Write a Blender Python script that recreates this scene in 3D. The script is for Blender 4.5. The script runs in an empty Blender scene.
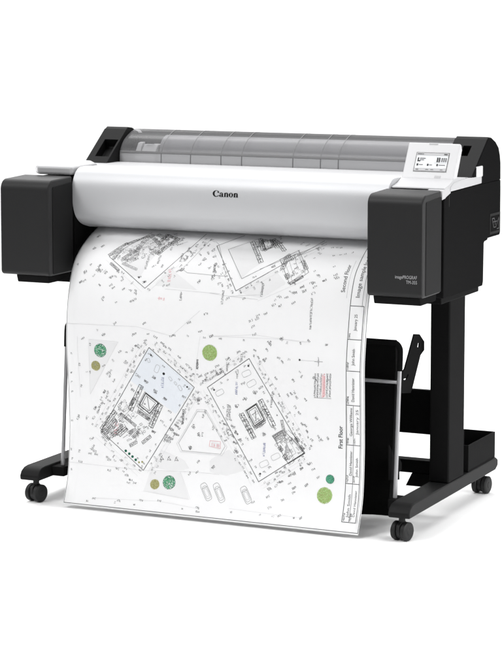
import bpy, bmesh, math, random
from mathutils import Vector, Matrix
random.seed(7)
scene = bpy.context.scene
C = scene.collection

# ------------------------------------------------------------------ camera
cam_d = bpy.data.cameras.new('camera'); cam = bpy.data.objects.new('camera', cam_d); C.objects.link(cam)
cam.location = (2.7677, -5.6568, 1.4793)
cam.rotation_euler = (math.pi/2-0.1096, 0, 0.434)
cam_d.sensor_fit = 'AUTO'; cam_d.sensor_width = 36; cam_d.lens = 36*2306.6/669
cam_d.shift_y = -(334.5-243.34)/669
cam_d.clip_start = .1; cam_d.clip_end = 200
scene.camera = cam

# ------------------------------------------------------------------ world, softboxes and added fill lamps (white studio)
world = bpy.data.worlds.new('World'); scene.world = world; world.use_nodes = True
bg = world.node_tree.nodes['Background']
bg.inputs[0].default_value = (1, 1, 1, 1); bg.inputs[1].default_value = 0.12
def area(name, loc, target, sx, sy, power, spread=180):
    l = bpy.data.lights.new(name, 'AREA'); l.shape = 'RECTANGLE'; l.size = sx; l.size_y = sy; l.energy = power
    l.color = (1, 1, 1); l.spread = math.radians(spread)
    o = bpy.data.objects.new(name, l); C.objects.link(o); o.location = loc
    d = Vector(target)-Vector(loc); o.rotation_euler = d.to_track_quat('-Z', 'Y').to_euler()
    return o
area('softbox_overhead', (.2, .9, 4.6), (.2, .9, 0), 5, 3.6, 85, 110)
area('softbox_front', (-2.0, -3.7, 5.1), (0, 0, .6), 2.5, 2.5, 26.5, 55)
area('rear_fill_right', (.9, 4.2, 2.6), (.1, .4, 0), 1.4, 1.4, 30)  # added fill from behind, brightens the floor around the printer
area('rear_fill_left', (-3.4, 3.8, 3.0), (-.2, .2, 0), 2, 1.6, 20)  # added fill from behind on the left, also for the floor
area('floor_fill_right', (2.1, .10, .85), (.45, .15, 0), 1.0, .8, 14, 120)  # added low fill that washes out floor shadows on the right
area('floor_fill_left', (-2.2, .60, .75), (-.35, .45, 0), .8, .8, 9, 120)  # added low fill lifting the floor under the left side
area('backdrop_fill', (-3.0, 4.0, 6.5), (-3.5, 6.5, 1.5), 7, 2, 480)  # added lamp that brings the backdrop up to white
scene.view_settings.view_transform = 'Standard'; scene.view_settings.look = 'None'
scene.view_settings.exposure = 0; scene.view_settings.gamma = 1

# ------------------------------------------------------------------ materials
def mat(name, col, rough=.5, spec=.5, bump=0, scale=900, metal=0, var=0, coat=0):
    m = bpy.data.materials.new(name); m.use_nodes = True; nt = m.node_tree; b = nt.nodes['Principled BSDF']
    b.inputs['Base Color'].default_value = (*col, 1); b.inputs['Roughness'].default_value = rough
    b.inputs['Specular IOR Level'].default_value = spec; b.inputs['Metallic'].default_value = metal
    b.inputs['Coat Weight'].default_value = coat
    if bump or var:
        tc = nt.nodes.new('ShaderNodeTexCoord'); n = nt.nodes.new('ShaderNodeTexNoise')
        n.inputs['Scale'].default_value = scale; n.inputs['Detail'].default_value = 3
        nt.links.new(tc.outputs['Object'], n.inputs['Vector'])
        if bump:
            bp = nt.nodes.new('ShaderNodeBump'); bp.inputs['Strength'].default_value = bump; bp.inputs['Distance'].default_value = .0006
            nt.links.new(n.outputs['Fac'], bp.inputs['Height']); nt.links.new(bp.outputs['Normal'], b.inputs['Normal'])
        if var:
            n2 = nt.nodes.new('ShaderNodeTexNoise'); n2.inputs['Scale'].default_value = 6; n2.inputs['Detail'].default_value = 4
            nt.links.new(tc.outputs['Object'], n2.inputs['Vector'])
            r = nt.nodes.new('ShaderNodeMapRange'); r.inputs['To Min'].default_value = max(0, rough-var); r.inputs['To Max'].default_value = rough+var
            nt.links.new(n2.outputs['Fac'], r.inputs['Value']); nt.links.new(r.outputs['Result'], b.inputs['Roughness'])
    return m
def g(v): return (v, v, v*1.02)
M = {
 'floor': mat('studio_white', (.93, .93, .93), .9, .1),
 'white': mat('white_plastic', (.68, .68, .69), .38, .45, .05, 1200, var=.05),
 'cover': mat('silver_white_paint', (.615, .62, .635), .45, .35, .03, 1500, metal=.15, var=.04),
 'grey': mat('light_grey_plastic', (.52, .52, .53), .4, .4, .05),
 'charcoal': mat('charcoal_plastic', g(.027), .46, .16, .12, 1400, var=.05),
 'black': mat('black_plastic', g(.012), .65, .0, .15, 1400, var=.05),
 'deep': mat('deep_black', g(.006), .6, .2),
 'cap': mat('graphite_plastic', g(.014), .55, .08, .12, 1400, var=.05),
 'stand': mat('black_powder_coat', g(.009), .6, .02, .2, 1100, var=.05),
 'rubber': mat('caster_rubber', g(.012), .55, .3),
 'steel': mat('satin_steel', (.42, .42, .43), .35, .5, metal=.6),
 'cloth': mat('black_cloth', g(.0035), .95, .08, .4, 700),
 'paper': mat('plotter_paper', (.885, .885, .89), .75, .15, .03, 600),
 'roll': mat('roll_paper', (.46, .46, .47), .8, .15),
 'letter': mat('black_lettering', g(.006), .5, .2),
 'silver_letter': mat('silver_lettering', (.45, .45, .46), .4, .4),
 'bezel': mat('screen_bezel', g(.05), .25, .5),
 'lcd': mat('screen_face', (.72, .74, .76), .25, .4),
}
ink_cols = [g(.03), g(.075), g(.21), g(.40), (.815, .815, .82), (.79, .825, .87), (.82, .42, .45), (.08, .33, .16), (.33, .32, .13), (.30, .47, .15), (.08, .33, .21), (.22, .24, .42), (.62, .62, .63), (.02, .13, .08), (.86, .62, .63), (.02, .10, .07), (.16, .48, .30), (.46, .62, .29), (.50, .48, .26)]
INK = [mat('ink_%s' % n, c, .8, .1) for n, c in zip('black charcoal grey silver pale_grey pale_blue red green olive lime teal slate mid_grey dark_green pink deep_green leaf_green leaf_lime leaf_olive'.split(), ink_cols)]
# smoked translucent plastic of the roll cover
def smoked(name, v, f):
    m = bpy.data.materials.new(name); m.use_nodes = True; nt = m.node_tree; b = nt.nodes['Principled BSDF']
    b.inputs['Base Color'].default_value = (v, v, v*1.02, 1); b.inputs['Roughness'].default_value = .22; b.inputs['Specular IOR Level'].default_value = .4
    t = nt.nodes.new('ShaderNodeBsdfTransparent'); t.inputs[0].default_value = (.80, .80, .81, 1)
    mx = nt.nodes.new('ShaderNodeMixShader'); mx.inputs[0].default_value = f
    nt.links.new(t.outputs[0], mx.inputs[1]); nt.links.new(b.outputs[0], mx.inputs[2])
    nt.links.new(mx.outputs[0], nt.nodes['Material Output'].inputs['Surface'])
    return m
M['smoke'] = smoked('smoked_plastic', .24, .36)
M['strip'] = smoked('clear_strip', .54, .72)
M['deck'] = mat('deck_white', (.51, .51, .52), .45, .35, .05, 1200, var=.05)
M['offwhite'] = mat('tray_white', (.53, .53, .54), .45, .35, .05, 1200)
M['bright'] = mat('bright_white_plastic', (.88, .88, .88), .5, .3)
M['foot'] = mat('satin_black_coat', g(.013), .5, .08, .2, 1100)
M['socket'] = mat('socket_grey', g(.09), .5, .2)
M['plate'] = mat('charcoal_plastic_shaded', g(.016), .55, .05, .12, 1400)  # darker copy of the charcoal, the side's shade is in the colour
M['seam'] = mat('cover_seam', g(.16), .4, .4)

ARM=[(0.2793, 0.5293), (0.3201, 0.5232), (0.3579, 0.4974), (0.3584, 0.4734), (0.3293, 0.4632), (0.2662, 0.3779), (0.2533, 0.3682), (0.1819, 0.3782), (0.1929, 0.436), (0.2087, 0.4425)]
ARM_HOLES=[[(0.3083, 0.4998), (0.3215, 0.4988), (0.3185, 0.4866), (0.3029, 0.4888)], [(0.2304, 0.4246), (0.2385, 0.4222), (0.2211, 0.4099), (0.2011, 0.4116), (0.1986, 0.4154), (0.2146, 0.4147)]]
HOOK=[(0.127, 0.2427), (0.1612, 0.209), (0.2022, 0.1929), (0.2204, 0.1754), (0.2207, 0.1576), (0.203, 0.1534), (0.2034, 0.1321), (0.1288, 0.1452)]
RIBS=[-0.3603, -0.2627, -0.1629, -0.0958, 0.0683, 0.1555, 0.2112]

# ------------------------------------------------------------------ mesh helpers
class MB:
    def __init__(s): s.v = []; s.f = []; s.mi = []
    def add(s, vs, fs, m=0):
        o = len(s.v); s.v += [tuple(p) for p in vs]
        for f in fs: s.f.append([o+i for i in f]); s.mi.append(m)
    def box(s, x0, x1, y0, y1, z0, z1, m=0):
        s.add([(x0,y0,z0),(x1,y0,z0),(x1,y1,z0),(x0,y1,z0),(x0,y0,z1),(x1,y0,z1),(x1,y1,z1),(x0,y1,z1)],
              [(0,3,2,1),(4,5,6,7),(0,1,5,4),(1,2,6,5),(2,3,7,6),(3,0,4,7)], m)
    def prism(s, prof, x0, x1, m=0, skip=(), ends=True):      # prof in (y, z), extruded along x
        n = len(prof); vs = [(x0,y,z) for y,z in prof]+[(x1,y,z) for y,z in prof]
        fs = [(i,(i+1)%n,n+(i+1)%n,n+i) for i in range(n) if i not in skip]
        if ends: fs += [tuple(range(n-1,-1,-1)), tuple(range(n,2*n))]
        s.add(vs, fs, m)
    def slab(s, poly, z0, z1, m=0):                           # poly in (x, y)
        n = len(poly); vs = [(x,y,z0) for x,y in poly]+[(x,y,z1) for x,y in poly]
        s.add(vs, [(i,(i+1)%n,n+(i+1)%n,n+i) for i in range(n)]+[tuple(range(n-1,-1,-1)), tuple(range(n,2*n))], m)
    def tube(s, pts, r, seg=14, m=0, cap=True):
        pts = [Vector(p) for p in pts]; rings = []
        up = Vector((0,1,0))
        for i, p in enumerate(pts):
            d = (pts[min(i+1,len(pts)-1)]-pts[max(i-1,0)]).normalized()
            a = d.cross(up)
            if a.length < .05: a = d.cross(Vector((1,0,0)))
            a.normalize(); b = d.cross(a)
            rr = r[i] if isinstance(r, (list,tuple)) else r
            rings.append([p+a*rr*math.cos(2*math.pi*k/seg)+b*rr*math.sin(2*math.pi*k/seg) for k in range(seg)])
        vs = [q for R in rings for q in R]; fs = []
        for i in range(len(pts)-1):
            for k in range(seg):
                fs.append((i*seg+k, i*seg+(k+1)%seg, (i+1)*seg+(k+1)%seg, (i+1)*seg+k))
        if cap: fs += [tuple(range(seg-1,-1,-1)), tuple((len(pts)-1)*seg+k for k in range(seg))]
        s.add(vs, fs, m)
    def build(s, name, mats, parent=None, bevel=0, seg=3, smooth=35, fix=True):
        me = bpy.data.meshes.new(name); me.from_pydata(s.v, [], s.f)
        if not isinstance(mats, (list,tuple)): mats = [mats]
        for m in mats: me.materials.append(m)
        for p, m in zip(me.polygons, s.mi): p.material_index = m
        if fix:
            bm = bmesh.new(); bm.from_mesh(me); bmesh.ops.recalc_face_normals(bm, faces=bm.faces); bm.to_mesh(me); bm.free()
        o = bpy.data.objects.new(name, me); C.objects.link(o)
        if smooth:
            me.shade_smooth(); me.set_sharp_from_angle(angle=math.radians(smooth))
        if bevel:
            b = o.modifiers.new('bevel', 'BEVEL'); b.width = bevel; b.segments = seg; b.limit_method = 'ANGLE'; b.angle_limit = math.radians(40); b.harden_normals = True
        if parent: attach(o, parent)
        return o
def attach(o, p):
    o.parent = p
    if p.parent is None: o.location = -p.location        # meshes are written in world metres
def thing(name, loc, label, cat):
    o = bpy.data.objects.new(name, None); C.objects.link(o); o.location = loc; o.empty_display_size = .1
    o['label'] = label; o['category'] = cat
    return o
def arc(cy, cz, r, a0, a1, n=8):
    return [(cy+r*math.cos(math.radians(a0+(a1-a0)*i/n)), cz+r*math.sin(math.radians(a0+(a1-a0)*i/n))) for i in range(n+1)]
def spline(p, k=6):
    out = []
    for i in range(len(p)-1):
        a, b, c, d = p[max(0,i-1)], p[i], p[i+1], p[min(len(p)-1,i+2)]
        for j in range(k):
            f = j/k
            out.append(tuple(.5*(2*b[q]+(c[q]-a[q])*f+(2*a[q]-5*b[q]+4*c[q]-d[q])*f*f+(3*b[q]-a[q]-3*c[q]+d[q])*f**3) for q in range(len(b))))
    out.append(tuple(p[-1])); return out
def text_polys(txt, size, bold=0, spacing=1.0, shear=0):
    cu = bpy.data.curves.new('lettering', 'FONT'); cu.body = txt; cu.size = size; cu.resolution_u = 3; cu.offset = bold
    cu.space_character = spacing; cu.shear = shear
    o = bpy.data.objects.new('lettering', cu); C.objects.link(o)
    bpy.context.view_layer.update()
    me = o.to_mesh(); vs = [(v.co.x, v.co.y) for v in me.vertices]; fs = [tuple(p.vertices) for p in me.polygons]
    o.to_mesh_clear(); bpy.data.objects.remove(o); bpy.data.curves.remove(cu)
    return vs, fs

# ------------------------------------------------------------------ setting: white studio sweep
fl = MB(); fl.add([(-14,-14,0),(14,-14,0),(14,5,0),(-14,5,0)], [(0,1,2,3)])
o = fl.build('floor', M['floor'], smooth=0); o['kind'] = 'structure'
bd = MB(); pr = [(5+2.5*math.sin(a*math.pi/24), 2.5-2.5*math.cos(a*math.pi/24)) for a in range(13)]+[(7.5, 9)]
for (ya,za),(yb,zb) in zip(pr, pr[1:]): bd.add([(-14,ya,za),(14,ya,za),(14,yb,zb),(-14,yb,zb)], [(0,1,2,3)])
o = bd.build('backdrop', M['floor'], smooth=80, fix=False); o['kind'] = 'structure'

# ------------------------------------------------------------------ the printer
P = thing('large_format_printer', (0, .38, 0), 'black and white wide floor-standing plotter with grey roll cover on a stand with casters', 'printer')

b = MB(); b.prism([(.262,.645),(.262,.775),(.30,.80),(.30,.945),(.60,.945),(.618,.90),(.618,.78),(.50,.645)], -.489, .489)
body = b.build('chassis', M['deep'], P, .003)
b = MB(); b.prism([(.20,.66),(.262,.652),(.262,.70),(.235,.72)], -.489, .489)
b.build('paper_guide', M['black'], P, .003)

# front cover: long rounded white cylinder
prof = spline([(.26,.9665),(.215,.969),(.180,.967),(.160,.957),(.148,.942),(.1405,.924),(.1375,.903),(.1380,.880),(.1425,.857),(.151,.836),(.165,.819),(.184,.806),(.208,.797),(.238,.790)], 6)
b = MB(); b.prism(prof+[(.30,.790),(.30,.9665)], -.487, .489)
cover = b.build('front_cover', M['cover'], P, .0025, smooth=50)

# white deck behind and left of the cover
b = MB(); b.slab([(-.489,.272),(.489,.272),(.489,.452),(-.560,.452),(-.565,.40),(-.489,.30)], .944, .9655)
dk = b.build('top_deck', M['deck'], P, .002, 3)
b = MB(); b.slab([(-.606,.148),(-.4925,.148),(-.4925,.302),(-.566,.402),(-.592,.385),(-.622,.25),(-.626,.168)], .946, .9715)
b.build('deck_end', M['deck'], dk, .009, 4)

# ink tank covers
def ink_cover(sgn):
    x0, x1 = (.485,.643) if sgn > 0 else (-.6445,-.486)
    pr = [(.139,.668)]+arc(.014,.682,.014,270,180,5)+arc(.030,.9115,.030,180,97,9)+[(.139,.945)]
    b = MB(); b.prism(pr, x0, x1)
    o = b.build('ink_tank_cover', M['charcoal'], P, .005, 4, smooth=30)
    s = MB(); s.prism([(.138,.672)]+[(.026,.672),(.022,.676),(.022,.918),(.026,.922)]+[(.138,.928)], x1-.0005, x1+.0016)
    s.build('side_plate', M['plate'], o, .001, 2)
    l = MB(); l.prism([(.010,.669),(.018,.6465),(.132,.6465),(.137,.669)], x0+(.014 if sgn > 0 else .045), x1-.010)
    l.build('lower_tray', M['black'], o, .003)
    return o
inkR = ink_cover(1); inkL = ink_cover(-1)
vs, fs = text_polys('imagePROGRAF', .0128); w = max(v[0] for v in vs)
k = MB(); sx = .0622/w
k.add([(.5657+v[0]*sx, -.0004, .7195+v[1]) for v in vs], fs)
vs, fs = text_polys('TM-355', .0128); w = max(v[0] for v in vs); sx = .031/w
k.add([(.5970+v[0]*sx, -.0004, .7065+v[1]) for v in vs], fs)
k.build('model_lettering', M['silver_letter'], inkR, smooth=0)

# side housings
def pocket(b, A, B, D, u0, u1, v0, v1, dep, m=0, m2=1):
    # quad face A..A+B+D with a rectangular recess
    A, B, D = Vector(A), Vector(B), Vector(D); n = B.cross(D).normalized()
    q = lambda u, v, z=0: A+B*u+D*v-n*z
    o = [q(0,0),q(1,0),q(1,1),q(0,1)]; i = [q(u0,v0),q(u1,v0),q(u1,v1),q(u0,v1)]; d = [q(u0,v0,dep),q(u1,v0,dep),q(u1,v1,dep),q(u0,v1,dep)]
    b.add(o+i, [(0,1,5,4),(1,2,6,5),(2,3,7,6),(3,0,4,7)], m)
    b.add(i+d, [(0,1,5,4),(1,2,6,5),(2,3,7,6),(3,0,4,7),(4,5,6,7)], m2)
for sgn in (1, -1):
    xa, xb = (.490,.6445) if sgn > 0 else (-.6445,-.490)
    b = MB(); b.prism([(.160,.650),(.160,.915),(.172,.924),(.215,.9345),(.455,.9385),(.500,.938),(.626,.938),(.6275,.91),(.6275,.785),(.622,.779),(.520,.779),(.516,.774),(.492,.772),(.487,.768),(.484,.660),(.478,.648)], xa, xb)
    sp = b.build('side_panel', M['black'], P, .003)
    b = MB(); b.prism([(.165,.6325),(.165,.652),(.470,.652),(.470,.6325)], *((.495,.636) if sgn > 0 else (-.636,-.495)))
    b.build('mounting_plate', M['stand'], sp, .003)
    if sgn > 0:
        b = MB(); b.box(.6435,.6452,.192,.197,.896,.926); b.build('seam_slot', M['deep'], sp)
        b = MB(); b.box(.6440,.6460,.532,.622,.788,.846)
        b.box(.646,.6466,.540,.614,.795,.839,1)
        pb = b.build('port_panel', [M['deep'], M['black']], sp, .001, 2)
        b = MB()
        for ya,za,yb,zb in ((.548,.832,.566,.832),(.548,.832,.562,.806),(.562,.806,.580,.806),(.580,.806,.606,.832),(.566,.832,.576,.812),(.590,.800,.608,.800),(.608,.800,.608,.828),(.556,.822,.590,.822)):
            b.tube([(.6468,ya,za),(.6468,yb,zb)], .0011, 6)
        b.build('port_socket', M['socket'], sp)
    # roll end cap
    if sgn > 0: xa, xb = .548, .6435
    else: xa, xb = -.577, -.503
    pr = [(.372,.9375),(.372,.962),(.505,1.060),(.517,1.066),(.545,1.063),(.582,1.049),(.606,1.033),(.619,1.008),(.6245,.985),(.6262,.9375)]
    b = MB(); b.prism(pr, xa, xb, skip=(1,))
    u0, u1, v0, v1 = (.36,.62,.55,.82) if sgn > 0 else (.30,.92,.22,.70)
    A = Vector((xa,.372,.962)); pocket(b, A, (xb-xa,0,0), (0,.133,.098), u0, u1, v0, v1, .03)
    ec = b.build('roll_end_cap', [M['cap'] , M['deep']], P, .003)
    if sgn > 0:
        b = MB(); b.prism([(.386,.9392),(.388,.968),(.507,1.0565),(.518,1.0625),(.545,1.0595),(.580,1.046),(.603,1.030),(.6155,1.007),(.621,.985),(.6225,.9392)], .6440, .6450)
        b.build('side_plate', M['black'], ec, .0005, 1)  # cap side in a darker black, its shade put into the colour

# smoked roll cover with its vertical joints
rp = spline([(.456,.950),(.456,.985),(.462,1.006),(.483,1.029),(.520,1.048),(.556,1.058),(.590,1.053),(.612,1.030),(.619,.990),(.620,.950)], 6)
b = MB(); bk_ = [i for i in range(len(rp)-1) if rp[i][0] > .566]; lo_ = [i for i in range(len(rp)-1) if max(rp[i][1],rp[i+1][1]) <= .9935 and rp[i][0] < .5]
b.prism(rp, -.500, .545, ends=False, skip=[len(rp)-1]+lo_+bk_)
b.prism(rp, -.500, .545, 1, ends=False, skip=[i for i in range(len(rp)) if i not in lo_])
b.prism(rp, -.500, .545, 2, ends=False, skip=[i for i in range(len(rp)) if i not in bk_])
nn = len(rp); b.add([(-.500,y,z) for y,z in rp], [tuple(range(nn))]); b.add([(.545,y,z) for y,z in rp], [tuple(range(nn))])
rc = b.build('roll_cover', [M['smoke'], M['strip'], M['seam']], P, smooth=50, fix=False)
def rib(x):
    s = MB(); q = [(y,z) for y,z in rp if y < .60]
    c = Vector((.54,.96))
    vs = []
    for y,z in q:
        d = (Vector((y,z))-c).normalized()
        vs += [(x-.0011,y+d.x*.0012,z+d.y*.0012),(x+.0011,y+d.x*.0012,z+d.y*.0012)]
    s.add(vs, [(2*i,2*i+1,2*i+3,2*i+2) for i in range(len(q)-1)])
    s.build('cover_rib', M['seam'], rc, fix=False)
for x in RIBS: rib(x)
s = MB(); s.prism([(.4570,.9925),(.4545,.9935),(.4560,.9985),(.4580,.9990)], -.499, .544); s.build('cover_crease', M['seam'], rc)

# roll holder and paper roll under the cover
b = MB()
b.prism([(.462,.955),(.462,.985),(.470,1.003),(.486,1.018),(.52,1.018),(.52,.955)], -.432, -.385)
rh = b.build('roll_holder', M['bright'], P, .003)
b = MB(); b.prism([(.4605,.950),(.4612,.975),(.468,1.000),(.484,1.022),(.50,1.024),(.50,.950)], -.452, -.436); b.build('flange', M['bright'], rh, .002)
b = MB(); b.box(-.425,-.397,.4800,.4835,1.0195,1.0215)
b.build('guide_mark', M['letter'], rh)
for z0,y0 in ((.968,.4595),(.992,.4635)):
    b = MB(); b.box(-.449,-.440,y0,y0+.004,z0,z0+.005); b.build('guide_mark', M['letter'], rh)
b = MB(); b.tube([(-.383,.543,.986),(.535,.543,.986)], .058, 40); b.build('paper_roll', M['roll'], P)
b = MB(); b.prism([(.470,.950),(.470,.990),(.476,.996),(.482,.996),(.482,.950)], -.382, .538); b.build('bright_backing', M['white'], P, .002)  # white plate added inside to brighten the cover's lower band
b = MB(); b.box(-.496,.542,.572,.576,.950,1.046); b.build('dark_backing', M['seam'], P, .0005)  # grey wall added inside to darken the cover's upper band
b = MB(); b.tube([(-.498,.545,.985),(-.436,.545,.985)], .030, 24); b.build('spindle', M['cap'], P, .002)

# control panel
b = MB(); b.prism([(.236,.966),(.2915,1.0600),(.3010,1.0570),(.3080,1.0430),(.2660,.966)], .491, .6410)
cp = b.build('control_panel', M['white'], P, .003, 4)
b = MB(); b.prism([(.162,.9440),(.164,.9490),(.200,.9560),(.2355,.9675),(.2750,.9690),(.330,.9650),(.330,.9440)], .4895, .6430); b.build('panel_base', M['offwhite'], cp, .004, 4)
def panel_pt(a, c, off=0):   # a: metres from the left edge, c: 0 bottom..1 top along the tilted face
    y, z = .236+(.2915-.236)*c, .966+(1.06-.966)*c
    n = Vector((0, -.861, .508)); p = Vector((.491+a, y, z))+n*off
    return p
def panel_quad(b, a0, a1, c0, c1, off, m=0, th=.0008):
    A = [panel_pt(a,c,off-th) for a,c in ((a0,c0),(a1,c0),(a1,c1),(a0,c1))]; B = [panel_pt(a,c,off) for a,c in ((a0,c0),(a1,c0),(a1,c1),(a0,c1))]
    b.add(A+B, [(4,5,6,7),(0,1,5,4),(1,2,6,5),(2,3,7,6),(3,0,4,7)], m)
b = MB(); panel_quad(b, .0290, .1255, .195, .735, .0008); panel_quad(b, .0315, .1230, .215, .715, .0012, 1)
sc = b.build('touch_screen', [M['bezel'], M['lcd']], cp)
b = MB()
W_, H_ = .0915, .50
def sq(x0, x1, y0, y1, m=0): panel_quad(b, .0315+W_*x0, .0315+W_*x1, .215+H_*(1-y1), .215+H_*(1-y0), .0016, m, .0003)
sq(0,1,.0,.14,1); sq(0,1,.84,1,1); sq(.02,.22,.04,.09,2); sq(.86,.97,.03,.1,2)
sq(.05,.09,.26,.46); sq(.05,.15,.42,.48); sq(.12,.30,.28,.33,2); sq(.12,.26,.37,.41,2)
for x in (.66,.72): sq(x,x+.045,.24,.50)
sq(.78,.79,.30,.34); sq(.78,.79,.40,.44)
for x in (.81,.87,.93): sq(x,x+.04,.26,.48,2)
sq(.60,.98,.53,.54,1)
for x,w in ((.05,.2),(.38,.16),(.68,.27)): sq(x,x+.05,.60,.72); sq(x+.07,x+w,.64,.68,2)
for x in (.05,.36,.52,.82): sq(x,x+.09,.90,.95)
b.build('screen_icon', [INK[1], INK[12], INK[2]], cp, smooth=0)
b = MB(); panel_quad(b, .094, .113, .03, .10, .0005); b.build('home_button', M['grey'], cp, .0006, 2)
b = MB(); panel_quad(b, .060, .086, .955, 1.005, .0010, 0, .004); b.build('panel_catch', M['grey'], cp, .001, 2)

# white tray and wedge beside the panel
b = MB(); b.prism([(.206,.9360),(.206,.9480),(.230,.9575),(.300,.9615),(.458,.9615),(.458,.9395)], .598, .6462); ty = b.build('side_tray', M['offwhite'], P, .003)
b = MB(); b.box(.631,.6470,.413,.466,.958,.9895); b.build('tray_post', M['white'], ty, .004)
b = MB(); b.prism([(.146,.918),(.146,.943),(.212,.950),(.212,.930),(.172,.920)], .598, .6435); b.build('wedge', M['offwhite'], ty, .002)
b = MB(); b.slab([(.603,.235),(.637,.235),(.637,.368),(.603,.368)], .9618, .9626); b.build('tray_inlay', M['grey'], ty, .0006, 1)

# brand lettering on the cover, heavy serif capitals and lower case drawn as outlines
def cyl_y(z):
    best = min(range(len(prof)-1), key=lambda i: 0 if (prof[i][1]-z)*(prof[i+1][1]-z) <= 0 and prof[i][0] < .2 else 9)
    (ya,za),(yb,zb) = prof[best], prof[best+1]; f = (z-za)/(zb-za) if zb != za else 0
    return ya+(yb-ya)*f
LOGO = []
def ring(cx, cy, ax, ay, bx, by, a0, a1, dx=0, dy=0, n=26):
    # crescent between an outer and an inner ellipse
    o = []; i_ = []
    for k in range(n+1):
        a = math.radians(a0+(a1-a0)*k/n)
        o.append((cx+ax*math.cos(a), cy+ay*math.sin(a))); i_.append((cx+dx+bx*math.cos(a), cy+dy+by*math.sin(a)))
    for k in range(n): LOGO.append([o[k], o[k+1], i_[k+1], i_[k]])
def q4(*p): LOGO.append(list(p))
# C
ring(.45,.48,.45,.50,.27,.42,48,322,.06,.02)
q4((.58,.98),(.80,.86),(.88,.60),(.70,.70)); q4((.60,.66),(.88,.60),(.80,.86),(.62,.76)); q4((.70,.06),(.86,.22),(.84,.28),(.66,.14))
# a
def a_(x):
    q4((x+.30,.0),(x+.50,.0),(x+.50,.48),(x+.30,.48)); ring(x+.28,.46,.22,.22,.06,.12,0,165,.02,.02)
    ring(x+.20,.17,.20,.19,.07,.11,60,330,.05,0); q4((x+.48,.06),(x+.60,.10),(x+.56,.0),(x+.46,.0)); q4((x+.05,.50),(x+.16,.40),(x+.22,.52),(x+.10,.60))
def n_(x):
    q4((x+.04,.0),(x+.24,.0),(x+.24,.66),(x+.04,.60)); q4((x,.52),(x+.06,.62),(x+.24,.68),(x+.22,.56))
    q4((x+.36,.0),(x+.56,.0),(x+.56,.46),(x+.36,.46)); ring(x+.36,.44,.20,.24,.03,.12,0,150,.0,.0)
    q4((x-.01,.0),(x+.27,.0),(x+.27,.05),(x-.01,.05)); q4((x+.32,.0),(x+.60,.0),(x+.60,.05),(x+.32,.05))
a_(.88); n_(1.50); ring(2.42,.34,.29,.35,.10,.27,0,360); n_(2.76)
b = MB(); LW, LH = .0785/3.36, .0180
for p in LOGO:
    vs = []
    for x,y in p:
        z = .9030+y*LH; vs.append((-.0362+x*LW, cyl_y(z)-.0006-.00002*(len(b.f)%7), z))
    b.add(vs, [tuple(range(len(vs)))])
b.build('brand_lettering', M['letter'], cover, smooth=0, fix=False)

# ------------------------------------------------------------------ stand
def stand_side(sgn):
    xa, xb = (.541,.603) if sgn > 0 else (-.603,-.541)
    b = MB(); b.prism([(.024,.067),(.022,.080),(.030,.093),(.046,.1015),(.066,.104),(.738,.104),(.756,.095),(.756,.078),(.735,.067)], xa, xb)
    ft = b.build('stand_foot', M['foot'], P, .004)
    b = MB(); b.box(xa+.002,xb-.002,.332,.460,.1035,.634); b.build('stand_leg', M['stand'], P, .005)
    b = MB(); b.box(*((.510,.542) if sgn > 0 else (-.542,-.500)), .100,.165,.070,.098); b.build('rod_socket', M['stand'], ft, .003)
    return ft
stand_side(1); stand_side(-1)
def caster(x, y, ang, first=None):
    z = .026; R = Matrix.Rotation(ang, 3, 'Z')
    c = MB()
    c.tube([(0,0,.048),(0,0,.068)], .009, 16); c.tube([(-.006,0,.026),(.006,0,.026)], .0215, 24)
    c.prism([(-.022,.026),(-.020,.044),(-.008,.052),(.010,.052),(.022,.040),(.024,.030)], -.0055, .0055)
    def put(mb, name, m, par, bev):
        mb.v = [tuple(R @ Vector(v) + Vector((x, y, 0))) for v in mb.v]; return mb.build(name, m, par, bev, 3)
    cs = put(c, 'caster', M['rubber'], P, .001)
    for s in (-1, 1):
        w = MB(); w.tube([(s*.008,0,z),(s*.010,0,z),(s*.021,0,z),(s*.0235,0,z),(s*.0240,0,z)], [.023,.0257,.0257,.022,.018], 36)
        w.tube([(s*.0238,0,z),(s*.0252,0,z)], [.010,.008], 24)
        put(w, 'wheel', M['rubber'], cs, 0)
for x, y, a in ((.5686,.0576,-.22),(.5686,.709,-.12),(-.5686,.0576,-.25),(-.5686,.709,.3)): caster(x, y, a)
b = MB(); b.box(-.542,.542,.396,.416,.225,.352); b.build('cross_panel', M['stand'], P, .003)
b = MB(); b.box(-.542,.542,.390,.430,.112,.150); b.build('cross_beam', M['stand'], P, .003)
b = MB(); b.add([(.470,.388,.112),(.542,.388,.112),(.542,.388,.075),(.452,.388,.075),(.470,.394,.112),(.542,.394,.112),(.542,.394,.075),(.452,.394,.075)],[(0,1,2,3),(4,5,6,7),(0,1,5,4),(1,2,6,5),(2,3,7,6),(3,0,4,7)])
b.build('gusset', M['stand'], P)

# accessory tray at the rear of the right foot
b = MB(); t = .004; xa, xb, ya, yb, za, zb = .503,.600,.500,.735,.1045,.182
b.box(xa,xb,ya,yb,za,za+.004); b.box(xa,xa+t,ya,yb,za+.004,zb); b.box(xb-t,xb,ya,yb,za+.004,zb); b.box(xa+t,xb-t,ya,ya+t,za+.004,zb); b.box(xa+t,xb-t,yb-t,yb,za+.004,zb)
b.build('accessory_tray', M['stand'], P, .0012, 2)

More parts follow.
